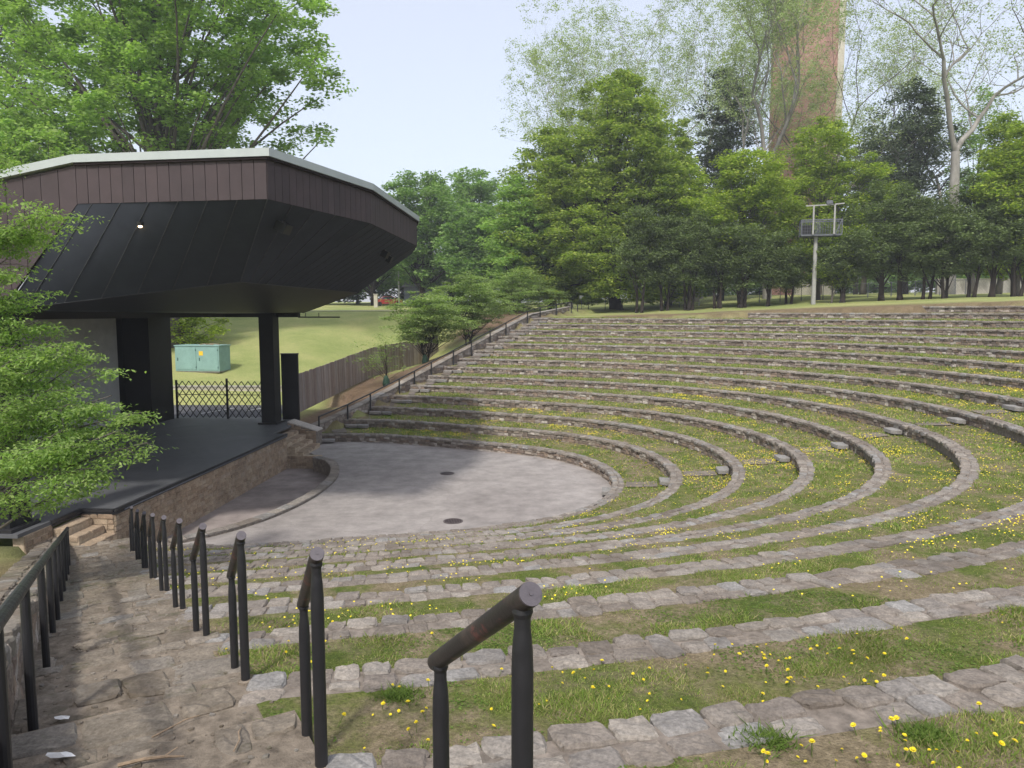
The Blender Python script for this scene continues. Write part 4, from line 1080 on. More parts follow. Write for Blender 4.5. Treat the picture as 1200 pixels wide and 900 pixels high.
# drains
for (px_, py_, r0, lab) in ((531, 611, .32, 'round black iron drain grate on the sunlit paved floor, nearer one'), (524, 555, .30, 'round iron drain grate on the shaded paved floor, farther one')):
    p = unproj(px_, py_, .0); t_ = thing('drain_grate', lab, 'drain', (p[0], p[1], 0))
    mb = MB(); n = 28
    v = [(math.cos(2 * PI * i / n) * q, math.sin(2 * PI * i / n) * q, z) for q, z in ((r0, .004), (r0, .018), (r0 - .05, .018), (r0 - .05, .004)) for i in range(n)]
    mb.add(v, [(j * n + i, j * n + (i + 1) % n, (j + 1) * n + (i + 1) % n, (j + 1) * n + i) for j in range(3) for i in range(n)]); mb.build('rim', M['grate'], t_)
    mb = MB()
    for i in range(-5, 6):
        l = math.sqrt(max(.001, (r0 - .045) ** 2 - (i * .052) ** 2)); mb.box((i * .052, 0, .012), (.02, 2 * l, .012)); 
    for i in (-3, 0, 3):
        l = math.sqrt(max(.001, (r0 - .045) ** 2 - (i * .052) ** 2)); mb.box((0, i * .052, .010), (2 * l, .018, .011))
    mb.build('bars', M['grate'], t_)
    mb = MB(); mb.poly([(math.cos(2 * PI * i / n) * (r0 - .04), math.sin(2 * PI * i / n) * (r0 - .04), .0045) for i in range(n)]); mb.build('sump', M['dark'], t_)

# ------------------------------------------------------------------ trees
def leaves(P, size, r_, up=.7, droop=.3, asp=.55):
    """P (N,3) leaf positions -> folded diamond quads"""
    n = len(P); a = r_.uniform(0, 2 * PI, n); s = size * r_.uniform(.6, 1.35, n)
    tip = np.stack([np.cos(a), np.sin(a), -droop * r_.uniform(-.6, 1.8, n)], -1); tip /= np.linalg.norm(tip, axis=1)[:, None]
    nr = r_.normal(0, 1 - up * .6, (n, 3)); nr[:, 2] += up * 1.3
    sd = np.cross(tip, nr); sd /= np.linalg.norm(sd, axis=1)[:, None] + 1e-9
    w = s * asp * .5; fold = np.cross(sd, tip) * (w * .35)[:, None]
    V = np.zeros((n, 4, 3)); V[:, 0] = P; V[:, 2] = P + tip * s[:, None]
    m = P + tip * (s * .45)[:, None]; V[:, 1] = m + sd * w[:, None] + fold; V[:, 3] = m - sd * w[:, None] + fold
    return V
def bez(a, b, c, n):
    t = np.linspace(0, 1, n)[:, None]; return (1 - t) ** 2 * a + 2 * t * (1 - t) * b + t * t * c
def crown_points(env, nc, r_, shell=.45):
    """clump centres inside the envelope env(zf)-> radius fraction"""
    out = []
    while len(out) < nc:
        zf = r_.uniform(0, 1); rr = env(zf); u = r_.uniform(0, 1)
        if r_.random() > rr * rr + .05: continue
        a = r_.uniform(0, 2 * PI); q = rr * (u ** shell)
        q *= .86 + .3 * math.sin(3 * a + zf * 7 + out.__len__() * .0)
        out.append((math.cos(a) * q, math.sin(a) * q, zf))
    return np.array(out)
ENV = {'round': lambda z: math.sqrt(max(0, 1 - (2 * z - 1) ** 2)) ** .8, 'dome': lambda z: (1 - z ** 2.4) ** .5 * (.55 + .45 * min(1, z * 3)), 'cone': lambda z: (1 - z) ** .75 * .97 + .05, 'broad': lambda z: (1 - z) ** .31 * (.84 + .16 * min(1, z * 4)) * (1 - .12 * z) + .02, 'spire': lambda z: (1 - z) ** .48 * (.8 + .2 * min(1, z * 4)) + .03, 'column': lambda z: (1 - z ** 4) * .9 + .03, 'vase': lambda z: (.35 + .65 * z) * math.sqrt(max(0, 1 - z ** 5))}
class Tree: pass
def make_tree(name, label, seed, x, y, h, r, z_lo, env, nc, nl, cl, leaf, lm, bm_, trunk_r, group=None, stems=1, flat=.55, up=.7, squash=1., limb=.35, lean=0, base=None, asp=.6, droop=.3, shell=.45, spread=.6, cat='tree'):
    """one tree: h total height, r crown radius, crown from z_lo to h; nc clumps of nl leaves, clump radius cl"""
    r_ = np.random.default_rng(seed)
    z = float(ground(x, y)) if base is None else base
    root = thing(name, label, cat, (x, y, z - .05), 0, group)
    cp = crown_points(ENV[env], nc, r_, shell)
    ctr = np.stack([cp[:, 0] * r + lean, cp[:, 1] * r * squash, z_lo + cp[:, 2] * (h - z_lo)], -1)
    cls = cl * r_.uniform(.6, 1.35, nc)
    P = np.repeat(ctr, nl, 0); cr = np.repeat(cls, nl)
    g_ = r_.normal(0, 1, (nc * nl, 3)); g_ /= np.linalg.norm(g_, axis=1)[:, None]; g_ *= (r_.random(nc * nl) ** .45)[:, None]
    P = P + g_ * cr[:, None] * np.array([1, 1, flat])
    fastmesh('crown', leaves(P, leaf, r_, up, droop, asp), 4, lm, root)
    mb = MB(); top = np.array([lean * .7, 0, z_lo + (h - z_lo) * .72])
    for sidx in range(stems):
        a = 2 * PI * sidx / stems + seed; off = np.array([math.cos(a), math.sin(a), 0]) * (trunk_r * 1.1 if stems > 1 else 0)
        tpt = top if stems == 1 else np.array([math.cos(a) * r * spread, math.sin(a) * r * spread, z_lo + (h - z_lo) * .5])
        q = bez(off + np.array([0, 0, -.3]), off * 1.5 + np.array([r_.normal(0, .03 * h), r_.normal(0, .03 * h), tpt[2] * .45]), tpt, 9)
        rr = trunk_r * (1 if stems == 1 else .62) * np.linspace(1, .22, 9); rr[0] *= 1.35
        mb.tube(q, rr, 10 if stems == 1 else 8)
        sel = r_.choice(nc, max(3, int(nc * limb / stems)), False)
        for i in sel:
            c_ = ctr[i]; f = np.clip((c_[2] - .25 * (h - z_lo) - z_lo * .35) / max(tpt[2], 1e-3), .22, .95) * r_.uniform(.7, 1); j = f * 8; i0 = int(min(7, j)); s0 = q[i0] + (q[i0 + 1] - q[i0]) * (j - i0)
            mid_ = (s0 + c_) / 2 + np.array([r_.normal(0, .05 * r), r_.normal(0, .05 * r), abs(r_.normal(0, .06 * r))])
            rb = trunk_r * .34 * (1 - f * .55) * r_.uniform(.6, 1.1)
            mb.tube(bez(s0, mid_, c_, 6), np.linspace(rb, rb * .18, 6), 5, caps=False)
    mb.build('trunk', bm_, root, smooth=True, fix=False)
    return root
def at(px_, Y): return (px_ - 600) / FF * Y
def zpix(y, Y):  # height of a pixel row at depth Y
    v = -(y - 450) / FF; c, s = math.cos(PIT), math.sin(PIT); return camz + Y * (-s + v * c) / (c + v * s)
def ptree(name, label, seed, px_, Y, ytop, rpx, ylow, **kw):
    x = at(px_, Y); b = float(ground(x, Y)); h = zpix(ytop, Y) - b; lo = zpix(ylow, Y) - b
    return make_tree(name, label, seed, x, Y, h, rpx * Y / FF, lo, **kw)

# behind the canopy
ptree('oak_tree', 'huge spreading green tree rising behind the stage canopy', 1, 205, 60, -150, 205, 215, env='round', nc=760, nl=150, cl=1.35, leaf=.34, lm=L['oak'], bm_=M['bark'], trunk_r=.75, flat=.5, limb=.12, shell=.5)
ptree('oak_tree', 'tall green tree at the left edge behind the canopy', 2, -25, 75, -120, 150, 220, env='round', nc=330, nl=130, cl=1.5, leaf=.40, lm=L['oak'], bm_=M['bark'], trunk_r=.6, flat=.5)
ptree('maple_tree', 'lower yellow-green tree just above the left end of the canopy roof', 3, 60, 52, 128, 105, 260, env='dome', nc=260, nl=120, cl=.95, leaf=.27, lm=L['near'], bm_=M['bark'], trunk_r=.35, flat=.45)
ptree('shrub_tree', 'bright yellow-green bush behind the green cabinet', 4, 226, 60, 362, 42, 405, env='round', nc=60, nl=60, cl=.7, leaf=.24, lm=L['maple'], bm_=M['darkbark'], trunk_r=.12)
# middle distance
ptree('broadleaf_tree', 'round green tree beyond the lawn just right of the canopy tip', 5, 497, 108, 203, 60, 335, env='round', nc=260, nl=130, cl=1.5, leaf=.45, lm=L['far'], bm_=M['darkbark'], trunk_r=.55, flat=.6)
ptree('broadleaf_tree', 'taller distant green tree peeking above the round tree', 6, 556, 122, 196, 45, 330, env='round', nc=180, nl=120, cl=1.6, leaf=.5, lm=L['far'], bm_=M['darkbark'], trunk_r=.5)
ptree('broadleaf_tree', 'dark green tree partly hidden behind the canopy tip', 7, 440, 118, 225, 50, 340, env='round', nc=180, nl=120, cl=1.6, leaf=.5, lm=L['far'], bm_=M['darkbark'], trunk_r=.5)
ptree('broadleaf_tree', 'distant leafy tree filling the gap left of the big layered tree', 8, 560, 100, 240, 45, 345, env='round', nc=170, nl=120, cl=1.4, leaf=.45, lm=L['far'], bm_=M['darkbark'], trunk_r=.4)
for i, (p_, Y_, yt) in enumerate(((380, 125, 305), (470, 135, 292), (530, 130, 300), (590, 128, 290), (640, 125, 280), (280, 128, 315), (180, 130, 315))):
    ptree('woodland_tree', ['low dark tree at the back of the lawn under the canopy gap', 'low dark tree behind the red car and utility pole', 'low dark tree behind the grey shed', 'low dark tree behind the dogwoods', 'low dark tree behind the foot of the big layered tree', 'low dark tree seen beyond the green cabinet', 'low dark tree far behind the black wing wall'][i], 20 + i, p_, Y_, yt, 50, 350, env='dome', nc=70, nl=70, cl=1.7, leaf=.6, lm=L['conifer'], bm_=M['darkbark'], trunk_r=.3, group='low dark trees at the back of the lawn')
for i, (p_, Y_, yt) in enumerate(((700, 128, 296), (770, 132, 288), (830, 128, 296), (900, 126, 292), (975, 128, 300), (1040, 124, 296), (1105, 122, 290), (1170, 118, 296), (1240, 116, 290), (420, 132, 300), (500, 140, 300))):
    ptree('woodland_tree', ['dim broad tree far behind the foot of the layered trees', 'dim broad tree far behind the leftmost dark evergreens', 'dim broad tree far behind the four-stemmed evergreen', 'dim broad tree far behind the bright maple left of the platform', 'dim broad tree far behind the platform pole', 'dim broad tree far behind the tall single stemmed evergreen', 'dim broad tree far behind the sycamore trunk', 'dim broad tree far behind the leaning evergreen stem', 'dim broad tree far behind the right edge evergreens', 'dim broad tree far beyond the lawn left of the stone pier', 'dim broad tree far beyond the roof of the shed'][i], 120 + i, p_, Y_, yt, 56, 349, env='dome', nc=90, nl=70, cl=1.8, leaf=.6, lm=L['far'], bm_=M['darkbark'], trunk_r=.3, group='dim broad trees far behind the grove')
# big layered tree and neighbours
ptree('layered_tree', 'large conical tree with layered bright foliage above the far terraces', 9, 722, 80, 88, 112, 352, env='broad', nc=1150, nl=125, cl=1.2, leaf=.32, lm=L['hemlock'], bm_=M['darkbark'], trunk_r=.6, flat=.42, up=.7, limb=.2, shell=.38)
ptree('layered_tree', 'second broad layered tree filling the left of the big conical one', 10, 648, 84, 150, 76, 350, env='broad', nc=680, nl=125, cl=1.2, leaf=.32, lm=L['hemlock'], bm_=M['darkbark'], trunk_r=.5, flat=.42, up=.7, limb=.2, shell=.4)
ptree('layered_tree', 'pale green soft tree left of the large layered trees', 11, 606, 82, 205, 45, 345, env='dome', nc=240, nl=130, cl=1.1, leaf=.32, lm=L['oak'], bm_=M['darkbark'], trunk_r=.35, flat=.4, shell=.45)
ptree('layered_tree', 'darker broad tree forming the right shoulder of the big conical one', 12, 782, 88, 138, 50, 345, env='broad', nc=360, nl=115, cl=1.25, leaf=.34, lm=L['hemlock'], bm_=M['darkbark'], trunk_r=.4, flat=.45, up=.6, limb=.15, shell=.38)
# dark hollies along the top terrace
HG = 'dark small evergreen trees along the top terrace'
hol = [(748, 68, 250, 30, 343, 2), (778, 69, 262, 27, 345, 2), (806, 67.5, 256, 32, 346, 4), (840, 68, 268, 30, 347, 3), (868, 67, 270, 31, 347, 3), (898, 67, 276, 28, 346, 2), (922, 69, 300, 20, 346, 2),
       (985, 66, 288, 27, 342, 1), (1030, 65.5, 214, 40, 336, 1), (1052, 64.5, 238, 36, 335, 1), (1082, 63, 232, 38, 332, 2), (1104, 62, 262, 34, 332, 2), (1134, 61, 212, 38, 326, 2), (1158, 60, 240, 30, 322, 1), (1186, 59, 252, 30, 318, 3)]
hl = ['directly right of the big layered tree', 'second from the big layered tree', 'with four spreading dark stems', 'with three stems, left of the middle of its row', 'with three stems beneath the bright maple', 'leaning beside the lamp platform, to its left', 'smallest one, behind the pole of the platform',
      'low and single stemmed, right of the platform pole', 'tall and single stemmed, right of the platform', 'rounded, in front of the dark ivy tree', 'forked twin stem, left of the pale sycamore', 'low rounded twin stem under the sycamore trunk', 'tall twin stem right of the sycamore trunk', 'leaning single stem toward the right edge', 'three thin stems at the right edge']
for i, (p_, Y_, yt, rp_, yl, stm) in enumerate(hol):
    ptree('holly_tree', 'dark evergreen small tree, ' + hl[i], 40 + i, p_, Y_, yt - 8, rp_ * .98, yl - 9, env='round', nc=84, nl=180, cl=.78, leaf=.19, lm=L['holly'], bm_=M['darkbark'], trunk_r=.25, group=HG, stems=stm, flat=.62, up=.75, limb=.15, shell=.3, spread=.35, asp=.65)
# bright maples
ptree('maple_tree', 'bright lime-green maple left of the platform', 60, 868, 71, 178, 64, 318, env='round', nc=320, nl=120, cl=1.0, leaf=.28, lm=L['maple'], bm_=M['bark'], trunk_r=.3, flat=.5, shell=.42)
ptree('maple_tree', 'bright green maple behind the platform below the brick tower', 61, 954, 77, 140, 80, 330, env='dome', nc=440, nl=120, cl=1.05, leaf=.29, lm=L['maple'], bm_=M['bark'], trunk_r=.35, flat=.5, shell=.42)
ptree('maple_tree', 'small lime sapling by the platform pole', 62, 972, 66.2, 282, 20, 338, env='round', nc=34, nl=60, cl=.6, leaf=.22, lm=L['maple'], bm_=M['bark'], trunk_r=.09, flat=.5)
ptree('maple_tree', 'bright green maple at the right edge behind the evergreens', 63, 1186, 60.5, 150, 46, 322, env='round', nc=280, nl=120, cl=1.0, leaf=.26, lm=L['maple'], bm_=M['bark'], trunk_r=.3, flat=.5)
ptree('maple_tree', 'mid green tree right of the sycamore trunk', 64, 1165, 72, 128, 36, 320, env='dome', nc=210, nl=120, cl=1.0, leaf=.28, lm=L['hemlock'], bm_=M['bark'], trunk_r=.3, flat=.5)
# dark trees behind
ptree('pine_tree', 'dark conifer between the big layered tree and the brick tower', 65, 842, 98, 76, 66, 330, env='spire', nc=400, nl=100, cl=1.5, leaf=.36, lm=L['conifer'], bm_=M['darkbark'], trunk_r=.4, flat=.3, shell=.5)
ptree('ivy_tree', 'dark ivy-clad tree behind the pale sycamore', 66, 1056, 88, 94, 62, 320, env='dome', nc=380, nl=110, cl=1.25, leaf=.34, lm=L['conifer'], bm_=M['darkbark'], trunk_r=.4, flat=.6, shell=.42)
ptree('ivy_tree', 'dull olive tree between the tower and the ivy-clad tree', 67, 1008, 92, 150, 34, 320, env='dome', nc=160, nl=60, cl=1.2, leaf=.36, lm=L['holly'], bm_=M['bark'], trunk_r=.35, flat=.6)
ptree('ivy_tree', 'dull olive tree behind the fork of the pale sycamore', 68, 1135, 90, 104, 40, 320, env='dome', nc=170, nl=55, cl=1.3, leaf=.36, lm=L['oak'], bm_=M['bark'], trunk_r=.35, flat=.6)

# open pale-limbed trees: recursive branching
def branchy(name, label, seed, px_, Y, h, trunk_r, first, spread, depth, lm, bm_, nleaf, leaf, lsp, lean=0., upb=.35):
    r_ = np.random.default_rng(seed); x = at(px_, Y); z = float(ground(x, Y)); root = thing(name, label, 'tree', (x, Y, z - .1))
    mb = MB(); tips = []
    def grow(p, d_, Lb, rr, dep):
        n = 6; pts = [p]; q = p.copy(); dd = d_.copy()
        for i in range(n - 1):
            dd = dd + r_.normal(0, .10 if dep < depth else .03, 3) + np.array([0, 0, .035 * upb * 2]); dd /= np.linalg.norm(dd); q = q + dd * Lb / (n - 1); pts.append(q.copy())
        e = rr * (.62 if dep > 0 else .3); mb.tube(pts, np.linspace(rr, e, n), 9 if dep == depth else (6 if dep > 1 else 4), caps=False)
        if dep <= 1: tips.extend([(pts[3], dep), (pts[5], dep)] if dep else [(pts[2], dep), (pts[5], dep)])
        if dep == 0: return
        kids = r_.integers(2, 4) + (1 if dep >= 2 else 0)
        for c in range(kids):
            at_ = pts[-1] if c < 2 else pts[r_.integers(2, 5)]
            a = r_.uniform(0, 2 * PI); side = np.array([math.cos(a), math.sin(a), r_.uniform(-.25, .5)])
            nd = dd * (1 - spread) + side * spread * r_.uniform(.7, 1.3) + np.array([0, 0, upb * .4]); nd /= np.linalg.norm(nd)
            grow(at_, nd, Lb * r_.uniform(.58, .82), e * r_.uniform(.6, .85), dep - 1)
    grow(np.array([0, 0, -.3]), np.array([lean, 0, 1.]), first, trunk_r, depth)
    if nleaf:
        T_ = np.array([t[0] for t in tips]); T_ = T_[r_.random(len(T_)) < .45]; T_ = T_ + r_.normal(0, .12, T_.shape)
        P = np.repeat(T_, nleaf, 0); sg = np.repeat(r_.uniform(.4, 1.3, len(T_)), nleaf)
        P = P + r_.normal(0, lsp, P.shape) * sg[:, None] * np.array([1, 1, .6])
        fastmesh('crown', leaves(P, leaf, r_, .5, .5), 4, lm, root)
    mb.build('trunk', bm_, root, smooth=True, fix=False)
    zmax = max(t[0][2] for t in tips) if tips else 1
    sc = h / zmax; root.scale = (sc, sc, sc)
    return root
branchy('sycamore_tree', 'pale barked sycamore with open bare limbs at the upper right', 71, 1108, 80, 36, .46, 10.5, .62, 6, L['pale'], M['palebark'], 8, .17, .34)
branchy('sycamore_tree', 'thin pale barked sycamore before the brick tower', 72, 897, 92, 42, .62, 17, .42, 6, L['pale'], M['palebark'], 18, .25, .45)
branchy('sycamore_tree', 'airy pale tree above the left of the layered tree', 73, 668, 102, 41, .5, 15, .45, 6, L['pale'], M['palebark'], 21, .26, .45)
branchy('sycamore_tree', 'airy pale tree rising behind the top of the layered tree', 74, 755, 106, 46, .5, 18, .42, 6, L['pale'], M['palebark'], 22, .26, .45)
branchy('sycamore_tree', 'thin pale tree left of the dark conifer top', 75, 820, 112, 50, .45, 18, .4, 6, L['pale'], M['palebark'], 22, .26, .45)
branchy('sycamore_tree', 'thin leafy pale tree between the tower and the sycamore', 76, 1000, 104, 45, .4, 16, .42, 6, L['pale'], M['bark'], 15, .26, .45)
branchy('sycamore_tree', 'thin airy tree veiling the right side of the brick tower', 78, 958, 96, 42, .34, 15, .45, 6, L['pale'], M['bark'], 15, .26, .45)
branchy('sycamore_tree', 'pale tree at the upper right edge', 77, 1205, 84, 38, .6, 12, .5, 6, L['pale'], M['bark'], 5, .26, .4)

# dogwoods on the bank
DG = 'dogwoods along the bank by the wooden fence'
def dog(label, seed, px_, Y, ybase, ytop, rpx, ylow, lm, nc, nl, tr=.1, stems=2, leaf=.17):
    x = at(px_, Y); b = zpix(ybase, Y); b = max(float(ground(x, Y)) , b - 1)
    b = float(ground(x, Y))
    return make_tree('dogwood_tree', label, seed, x, Y, zpix(ytop, Y) - b, rpx * Y / FF, zpix(ylow, Y) - b, 'dome', int(nc * 1.9), nl, .75, leaf, lm, M['darkbark'], tr, DG, stems, flat=.22, up=1., limb=.35, spread=.5, shell=.5, asp=.6)
dog('pale green layered dogwood, nearest to the stage among the leafy ones', 81, 500, 54.5, 425, 338, 54, 400, L['dogwood'], 130, 75)
dog('darker green dogwood in the middle of the bank', 82, 548, 62, 410, 318, 52, 386, L['dogwood'], 150, 75)
dog('dogwood nearest the top of the railing', 83, 606, 74.5, 385, 314, 58, 374, L['dogwood'], 160, 75)
dog('nearly bare thin dogwood beside the boards of the fence', 84, 452, 47.5, 460, 386, 42, 440, L['dogwood'], 34, 22, .06, 1, .13)
for px_, Y, lab in ((498, 54.0, 'green watering bag round the trunk of the leafy dogwood'), (452, 47.1, 'dark green watering bag at the foot of the bare dogwood')):
    x = at(px_, Y); z = float(ground(x, Y)); mb = MB(); mb.tube([(0, 0, -.05), (0, 0, .1), (0, 0, .38), (0, 0, .6)], [.22, .24, .19, .08], 12); o = mb.build('watering_bag', M['bagG'], smooth=True); o.location = (x, Y, z); tag(o, lab, 'watering bag')

# leafy tree in the left foreground
nx_, ny_ = -10.6, 13.6
nb = float(ground(nx_, ny_))
t_ = thing('foreground_tree', 'leafy light green tree reaching in from the left foreground', 'tree', (nx_, ny_, nb - .05))
r_ = np.random.default_rng(91); PTS = []; mb = MB()
trk = bez(np.array([0, 0, -.3]), np.array([.2, .1, 2.5]), np.array([.0, .0, 7.2]), 10); mb.tube(trk, np.linspace(.16, .04, 10), 10)
brs = []
# boughs given as pixel targets on the photo's left edge, at real depths round the trunk
for (px_, py_, Y, n) in ((185, 480, 12.6, 1), (190, 515, 12.4, 1), (150, 460, 12.9, 1), (160, 500, 12.2, 1), (120, 545, 12.0, 1), (150, 545, 12.4, 1), (100, 430, 13.2, 1), (140, 430, 13, 1), (40, 520, 11.6, 1), (90, 500, 12, 1),
                        (20, 460, 12, 1), (60, 450, 12.4, 1), (100, 470, 12.4, 1), (20, 400, 12.6, 1), (60, 400, 12.8, 1), (90, 390, 13.2, 1), (115, 405, 13.2, 1), (85, 250, 13, 1), (100, 238, 13.0, 1), (15, 265, 13.4, 1), (-10, 230, 13.4, 1), (10, 560, 11.6, 1), (8, 345, 13.2, 1), (32, 335, 13.4, 1), (15, 300, 13.4, 1), (48, 372, 13.2, 1), (10, 420, 11.8, 1), (-30, 380, 12.6, 1), (-40, 460, 12.6, 1), (-60, 300, 13.6, 1), (-80, 400, 13.6, 1), (-40, 540, 12.2, 1), (-120, 350, 14, 1), (-120, 460, 14, 1), (-30, 200, 14, 1), (60, 520, 12.6, 1), (110, 510, 13, 1), (130, 480, 13.2, 1), (40, 480, 13.2, 1), (20, 380, 13.4, 1), (50, 430, 13.6, 1), (0, 310, 12.6, 1), (95, 262, 13.2, 1), (5, 175, 14.2, 1), (-15, 160, 14, 1)):
    tgt = np.array([at(px_ - 22 * (px_ > 60), Y) - nx_, Y - ny_, zpix(py_, Y) - nb]); brs.append(tgt)
for tgt in brs:
    f = np.clip((tgt[2] - .8) / 7.2, .2, .92); s0 = trk[int(f * 9)]; mid_ = (s0 + tgt) / 2 + np.array([0, 0, .35]); q = bez(s0, mid_, tgt, 8)
    mb.tube(q, np.linspace(.035, .008, 8), 5, caps=False)
    dirn = tgt - s0; dirn[2] = 0; dirn /= np.linalg.norm(dirn) + 1e-6; sd = np.array([-dirn[1], dirn[0], 0])
    for j in range(15):                     # twigs along the bough, each a flat spray
        fq = r_.uniform(.5, 1.0); c0 = bez(s0, mid_, tgt, 30)[int(fq * 29)]
        tw = c0 + dirn * r_.uniform(-.05, .5) + sd * r_.uniform(-.6, .6) + np.array([0, 0, r_.normal(-.03, .09)])
        mb.tube(np.array([c0, (c0 + tw) / 2 + np.array([0, 0, .04]), tw]), [.007, .005, .003], 3, caps=False)
        m_ = 72; w_ = r_.random(m_)
        P = c0 + (tw - c0) * (.35 + .75 * w_)[:, None] + r_.normal(0, 1, (m_, 3)) * np.array([.15, .15, .028])
        P[:, 2] -= .05 * r_.random(m_); PTS.append(P)
PTS = np.concatenate(PTS)
fastmesh('crown', leaves(PTS, .078, r_, .8, .65, .42), 4, L['near'], t_)
mb.build('trunk', M['bark'], t_, smooth=True, fix=False)

# weeds in the near grass
for i, (px_, py_, k, lab) in enumerate(((470, 815, 9, 'broad dark green weed clump behind the nearest handrail'), (345, 850, 9, 'bright weed clump at the grass edge of the landing'), (1085, 862, 10, 'green weed tuft at the bottom right beside the cap stones'), (900, 868, 10, 'low weed tuft below the nearest cap stones'), (590, 725, 7, 'leafy weed clump on the terrace beyond the nearest rail'))):
    p = unproj(px_, py_, H(k)); r_ = np.random.default_rng(300 + i); n = 520
    q = r_.normal(0, 1, (n, 3)) * np.array([.075, .055, 0])
    o = fastmesh('weed_clump', blades(q[:, 0], q[:, 1], q[:, 2] - .02, .055, .006, 1.3, r_), 3, L['weed']); o.location = (p[0], p[1], H(k)); tag(o, lab, 'weed')

# ------------------------------------------------------------------ tower, platform, far things
tx, ty = at(932, 122), 122; tz = float(ground(tx, ty))
tw = thing('brick_tower', 'tall red brick tower rising behind the trees', 'tower', (tx, ty, tz - .3), R(-17))
W_ = 9.9; HT_ = 64
mb = MB(); mb.box((0, 0, HT_ / 2), (W_, W_, HT_)); mb.build('brick_shaft', M['brick'], tw)
for sx in (-1, 1):
    for sy in (-1, 1):
        mb = MB(); mb.box((sx * (W_ / 2 - .35), sy * (W_ / 2 - .35), HT_ / 2), (.9, .9, HT_ - .1)); mb.build('corner_pier', M['palestone'] if sx > 0 else M['brick'], tw)
mb = MB(); mb.box((0, 0, HT_ + .5), (W_ + 1.6, W_ + 1.6, 1.2)); mb.build('cornice', M['palestone'], tw)

plx, ply = at(951, 66), 66.0; plz = float(ground(plx, ply)); zp = zpix(277, 66) - plz; 
pf = thing('lighting_platform', 'grey steel lighting platform on a single pale pole above the top terrace', 'platform', (plx, ply, plz), R(-14))
mb = MB(); mb.tube([(0, 0, -.3), (0, 0, zp)], [.20, .16], 14); mb.build('pole', M['pole'], pf, smooth=False)
w, dp, hh = 3.3, 1.3, 1.35; ox = .35
mb = MB(); mb.box((ox, 0, zp + .05), (w, dp, .12)); mb.build('floor_frame', M['steel'], pf)
mb = MB()
for sx in (-1, 1):
    for sy in (-1, 1): mb.bar((ox + sx * w / 2, sy * dp / 2, zp), (ox + sx * w / 2, sy * dp / 2, zp + hh), .07)
for sy in (-1, 1): mb.bar((ox - w / 2, sy * dp / 2, zp + hh), (ox + w / 2, sy * dp / 2, zp + hh), .09); mb.bar((ox - .2, sy * dp / 2, zp), (ox - .2, sy * dp / 2, zp + hh), .05)
for sx in (-1, 1): mb.bar((ox + sx * w / 2, -dp / 2, zp + hh), (ox + sx * w / 2, dp / 2, zp + hh), .09)
mb.bar((ox + w / 2 - .55, -dp / 2 - .01, zp + .05), (ox + w / 2, -dp / 2 - .01, zp + hh), .08)
mb.build('guard_rail', M['steel'], pf)
mb = MB()
for i in range(16): xx = ox - w / 2 + w * (i + .5) / 16; [mb.bar((xx, sy * dp / 2, zp + .1), (xx, sy * dp / 2, zp + hh - .05), .02) for sy in (-1, 1)]
for j in range(5): zz = zp + .15 + j * .25; [mb.bar((ox - w / 2, sy * dp / 2, zz), (ox + w / 2, sy * dp / 2, zz), .016) for sy in (-1, 1)]
mb.build('mesh_panel', M['steel'], pf)
mb = MB()
for xx in (-.35, 1.35): mb.bar((xx, -dp / 2 - .06, zp + .1), (xx, -dp / 2 - .06, zp + 2.6), .13)
mb.bar((-1.0, -dp / 2 - .06, zp + 2.55), (1.2, -dp / 2 - .06, zp + 2.6), .1); mb.bar((1.35, -dp / 2 - .06, zp + 2.62), (2.1, -dp / 2 - .06, zp + 2.68), .1)
mb.build('lamp_frame', M['pole'], pf)
mb = MB(); mb.box((.9, -dp / 2 - .05, zp + 2.8), (.5, .3, .3)); mb.build('floodlight', M['steel'], pf)
mb = MB(); mb.box((-.8, 0, zp + .55), (.8, .7, .8)); mb.build('equipment_box', M['blackwall'], pf)

# chain-link fence behind the trees
cf = thing('chain_link_fence', 'thin grey chain-link fence behind the small evergreens', 'fence', (0, 80, 7))
pp = [(3, 82), (12, 81), (22, 79.5), (32, 77), (42, 73.5), (52, 69)]; cfp = spline(pp, 26); tops = []
for i, p in enumerate(cfp):
    z = float(ground(*p)); mb = LMB(); mb.tube([(p[0], p[1], z - .2), (p[0], p[1], z + 1.5)], .035, 6); mb.build('post', M['steel'], cf); tops.append((p[0], p[1], z + 1.47))
mb = LMB(); mb.tube(tops, .025, 6); mb.build('top_rail', M['steel'], cf)
mb = LMB()
for a, b in zip(tops[:-1], tops[1:]):
    a = np.array(a); b = np.array(b)
    for i in range(8):
        f0 = i / 8; p0 = a + (b - a) * f0; p1 = a + (b - a) * min(1, f0 + .5); mb.bar(p0, p1 - np.array([0, 0, 1.4]), .008); p2 = a + (b - a) * max(0, f0 - .5); mb.bar(p0, p2 - np.array([0, 0, 1.4]), .008)
mb.build('wire_mesh', M['steel'], cf)
